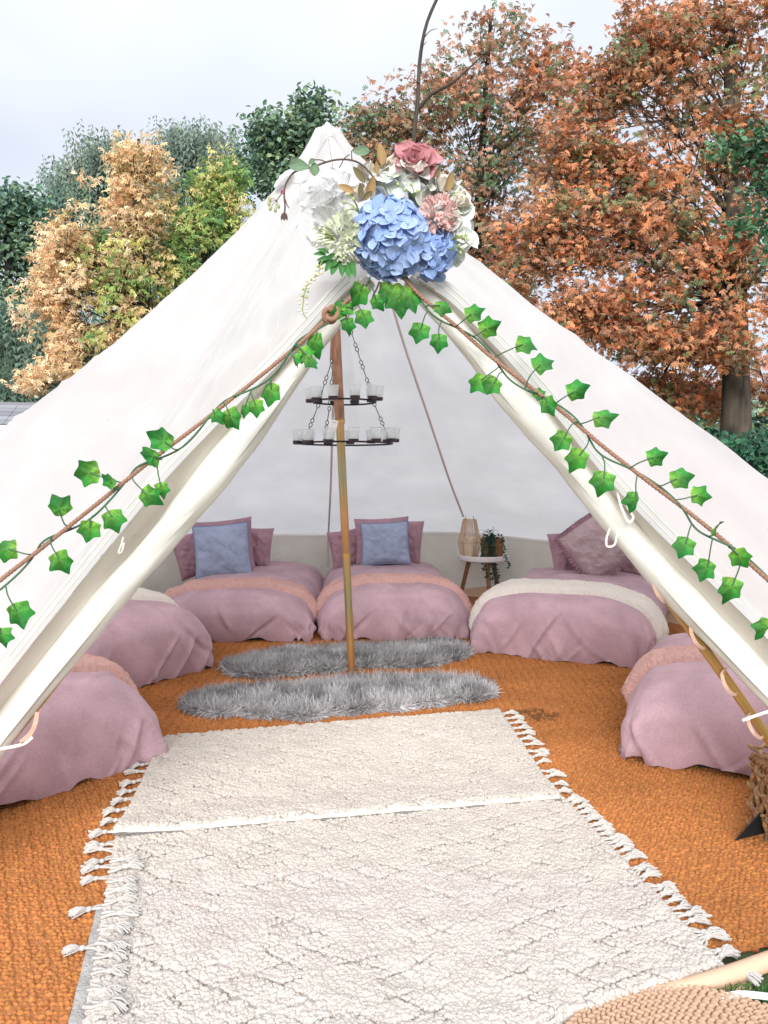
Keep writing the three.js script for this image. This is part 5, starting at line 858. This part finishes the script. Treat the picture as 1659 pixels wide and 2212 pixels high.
// right edge: green branch of a nearer tree
tree({ label: 'fresh green leafy branches hanging in from the right edge', r: 0.12, trunk: [G0(1860, -11), at(1850, 700, -11), at(1800, 420, -11), at(1740, 300, -11)], limbs: 10, leaf: 'plain', size: 0.12, per: 14, cl: 0.26, col: [[0.06, 0.17, 0.07], [0.09, 0.22, 0.1], [0.045, 0.13, 0.06], [0.12, 0.26, 0.12]],
  masses: [mass(1640, 310, 70, 45, -11, 20), mass(1680, 390, 60, 60, -11, 18), mass(1610, 480, 36, 30, -11, 6), mass(1560, 310, 40, 16, -11, 4), mass(1690, 480, 60, 50, -11, 12)] });
// left: peach and yellow-green tree
tree({ label: 'peach coloured young ash tree left of the tent', r: 0.13, trunk: [G0(330, -14), at(325, 800, -14), at(310, 600, -14), at(300, 420, -14), at(300, 300, -14)], limbs: 46, leaf: 'pinnate', size: 0.1, per: 25, cl: 0.27, col: peach,
  masses: [mass(300, 370, 75, 70, -14, 44), mass(285, 470, 120, 70, -14, 50), mass(160, 560, 75, 100, -14, 54), mass(120, 640, 60, 90, -14, 42), mass(260, 590, 120, 90, -14, 56, { col: [...peach, ...yellowGreen] }), mass(150, 740, 70, 70, -14, 34), mass(260, 720, 110, 70, -14, 36, { col: [...peach, ...yellowGreen] }), mass(70, 820, 40, 26, -13.6, 10), mass(140, 800, 40, 26, -13.6, 10), mass(270, 305, 12, 22, -14, 3, { per: 6 }), mass(110, 545, 24, 40, -14, 6)] });
tree({ label: 'yellow-green young ash tree between the peach tree and the tent roof', r: 0.11, trunk: [G0(455, -14.5), at(450, 800, -14.5), at(440, 600, -14.5), at(450, 380, -14.5)], limbs: 36, leaf: 'pinnate', size: 0.098, per: 25, cl: 0.28, col: yellowGreen,
  masses: [mass(470, 410, 75, 60, -14.5, 42), mass(420, 480, 90, 60, -14.5, 44), mass(490, 480, 60, 60, -14.5, 30), mass(390, 580, 100, 70, -14.5, 46), mass(340, 690, 90, 60, -14.5, 34), mass(500, 370, 24, 30, -14.5, 6)] });
// dark trees behind them
const back = 'dark trees along the back of the field';
tree({ label: 'dark green broad tree at the far left edge', r: 0.22, trunk: [G0(20, -20), at(20, 700, -20), at(14, 480, -20)], limbs: 24, leaf: 'plain', size: 0.17, per: 26, cl: 0.5, col: darkGreen, group: back,
  masses: [mass(40, 450, 90, 60, -20, 40, { col: blueGreen }), mass(10, 540, 110, 90, -20, 60), mass(60, 640, 80, 60, -20, 36), mass(-40, 700, 90, 90, -20, 36)] });
tree({ label: 'tall dark blue-green tree just left of the tent tip', r: 0.2, trunk: [G0(640, -22), at(640, 600, -22), at(645, 250, -22)], limbs: 24, leaf: 'plain', size: 0.17, per: 26, cl: 0.5, col: darkGreen, group: back,
  masses: [mass(665, 240, 42, 38, -22, 24), mass(690, 290, 45, 50, -22, 26), mass(640, 300, 60, 50, -22, 40), mass(580, 290, 42, 50, -22, 36), mass(600, 380, 90, 60, -22, 56), mass(555, 340, 40, 50, -22, 18, { col: blueGreen })] });
tree({ label: 'grey-green feathery willow behind the peach and yellow-green trees', r: 0.2, trunk: [G0(360, -23), at(360, 600, -23), at(370, 330, -23)], limbs: 30, leaf: 'willow', size: 0.75, per: 12, cl: 0.55, col: [[0.19, 0.26, 0.2], [0.23, 0.3, 0.23], [0.13, 0.2, 0.17], [0.26, 0.31, 0.22]], group: back,
  masses: [mass(410, 300, 70, 26, -23, 30), mass(460, 330, 70, 40, -23, 30), mass(370, 350, 70, 50, -23, 40), mass(230, 340, 90, 40, -23, 50), mass(170, 400, 80, 50, -23, 40), mass(110, 460, 60, 50, -23, 26), mass(280, 460, 180, 80, -23, 60, { col: darkGreen }), mass(330, 560, 200, 70, -23, 46, { col: darkGreen })] });
tree({ label: 'dark drooping willow at the lower left beside the grey roof', r: 0.16, trunk: [G0(60, -17), at(56, 800, -17), at(60, 660, -17)], limbs: 20, leaf: 'willow', size: 0.7, per: 14, cl: 0.5, col: [[0.1, 0.18, 0.12], [0.15, 0.23, 0.15], [0.18, 0.26, 0.18], [0.07, 0.14, 0.1]], group: back,
  masses: [mass(50, 690, 100, 40, -17, 44), mass(130, 760, 140, 60, -17, 66), mass(40, 790, 110, 60, -17, 60), mass(230, 820, 120, 60, -17, 40), mass(100, 850, 140, 30, -17, 50), mass(300, 700, 120, 70, -17.5, 40)] });
tree({ label: 'green tree right behind the tip of the tent', r: 0.15, trunk: [G0(760, -26), at(760, 600, -26), at(765, 260, -26)], limbs: 16, leaf: 'plain', size: 0.17, per: 22, cl: 0.5, col: [...darkGreen, ...brown], group: back,
  masses: [mass(770, 260, 30, 40, -26, 14, { per: 9 }), mass(740, 320, 60, 40, -26, 30), mass(790, 360, 80, 50, -26, 34)] });
{ // bare dead tree that rises above the flowers
  const pts = [G0(893, -15), at(893, 600, -15), at(894, 310, -15), at(902, 215, -15), at(908, 120, -15), at(922, 50, -15), at(952, -20, -15)], base = pts[0].clone(), t = thing('tree', 'bare dead tree with one side branch rising above the flowers', 'tree', base);
  wpart(t, 'trunk', taper(pts, (k) => 0.075 * (1 - 0.62 * k) * (1 + 0.05 * Math.sin(k * 60)), 50, 9), M.bark);
  wpart(t, 'branch', taper([at(903, 236, -15), at(930, 205, -14.9), at(975, 180, -14.8), at(1010, 150, -14.8), at(1036, 126, -14.8)], (k) => 0.04 * (1 - 0.7 * k), 24, 8), M.bark);
  for (const l of [[[916, 82], [930, 66], [944, 62]], [[905, 180], [890, 168]], [[975, 180], [985, 168]], [[912, 100], [922, 90]], [[1010, 150], [1000, 136]]]) wpart(t, 'twig', taper(l.map(([x, y]) => at(x, y, -14.95)), (k) => 0.012 * (1 - 0.6 * k), 6, 5), M.bark);
}
function hedge(label, x0, x1, y0, y1, z, n, size, col) {
  const a = at(x0, y0, z), b = at(x1, y1, z), c = mid(a, b); c.y = 0; const t = thing('hedge', label, 'hedge', c), K = kinds.plain, ms = K.map(() => []), cs = K.map(() => []), h = a.y;
  for (let i = 0; i < 40; i++) { const x = rr(a.x, b.x) - c.x; part(t, 'stem', taper([V(x, 0, 0), V(x + rr(-0.1, 0.1), h * 0.5, rr(-0.3, 0.3)), V(x + rr(-0.2, 0.2), h * 0.9, rr(-0.4, 0.4))], (k) => 0.02 * (1 - 0.7 * k), 6, 5), M.darkBark); if (i > 10) break; }
  for (let i = 0; i < n; i++) { const x = rr(a.x, b.x), y = h * Math.pow(rnd(), 0.6) * (1 + 0.12 * n3(x * 1.5, 2, 1)), k = i % 3, q = col[Math.floor(rnd() * col.length)], t0 = rr(0.7, 1.3); ms[k].push(M4(V(x - c.x, y, rr(-0.5, 0.5)), basis(V(rr(-1, 1), rr(-0.6, 1), rr(-1, 1)), V(0, rr(0, 1), 1)), size * rr(0.7, 1.3))); cs[k].push(C(q[0] * t0, q[1] * t0, q[2] * t0)); }
  K.forEach((g, k) => inst(t, 'foliage', g, M.leaf, ms[k], cs[k]));
}
hedge('dark glossy green hedge behind the tent at the right edge', 1540, 2000, 945, 1000, -13, 5200, 0.11, [[0.02, 0.12, 0.05], [0.03, 0.15, 0.06], [0.015, 0.08, 0.05]]);
hedge('dark green hedge far behind the left of the tent', -300, 700, 900, 990, -26, 9000, 0.28, darkGreen);
hedge('dark green hedge far behind the right of the tent', 900, 2100, 880, 990, -27, 9000, 0.28, darkGreen);
{ // outbuilding with a slate roof at the left edge
  const p = at(20, 985, -13); p.y = 0; const s = thing('outbuilding', 'outbuilding with a grey tiled roof at the left edge behind the tent', 'building', p, 0.25), hw = 1.6, hd = 1.2, eY = at(20, 925, -13).y, rY = at(20, 876, -13).y;
  const wallM = std({ color: C(0.03, 0.04, 0.06), roughness: 0.8 }), slate = [std({ color: C(0.23, 0.23, 0.25), roughness: 0.8, bumpMap: T.cotton, bumpScale: 0.004 }), std({ color: C(0.27, 0.27, 0.29), roughness: 0.8 }), std({ color: C(0.19, 0.19, 0.21), roughness: 0.8 })];
  part(s, 'wall', box(hw * 2 - 0.1, eY, hd * 2 - 0.2, 0, eY / 2, 0), wallM);
  const sl = Math.atan2(rY - eY, hd), L = Math.hypot(rY - eY, hd);
  for (const sd of [1, -1]) for (let r = 0; r < 5; r++) for (let c = 0; c < 9; c++) { const g = box(hw * 2 / 9 - 0.008, 0.014, L / 5 + 0.03), m = part(s, 'roof_tile', roofTileG(g), slate[(r * 7 + c * 3) % 3]); const q = (r + 0.5) / 5; m.position.set(-hw + (c + 0.5) * hw * 2 / 9, lerp(eY, rY, q) + 0.02, sd * hd * (1 - q)); m.rotation.x = sd * (sl - 0.06); }
  function roofTileG(g) { return g; }
  part(s, 'fascia', box(hw * 2 + 0.04, 0.07, 0.03, 0, eY - 0.03, hd + 0.03), M.whitePaint); part(s, 'ridge', box(hw * 2, 0.05, 0.1, 0, rY + 0.03, 0), slate[2]);
}
renderer.render(scene, camera);
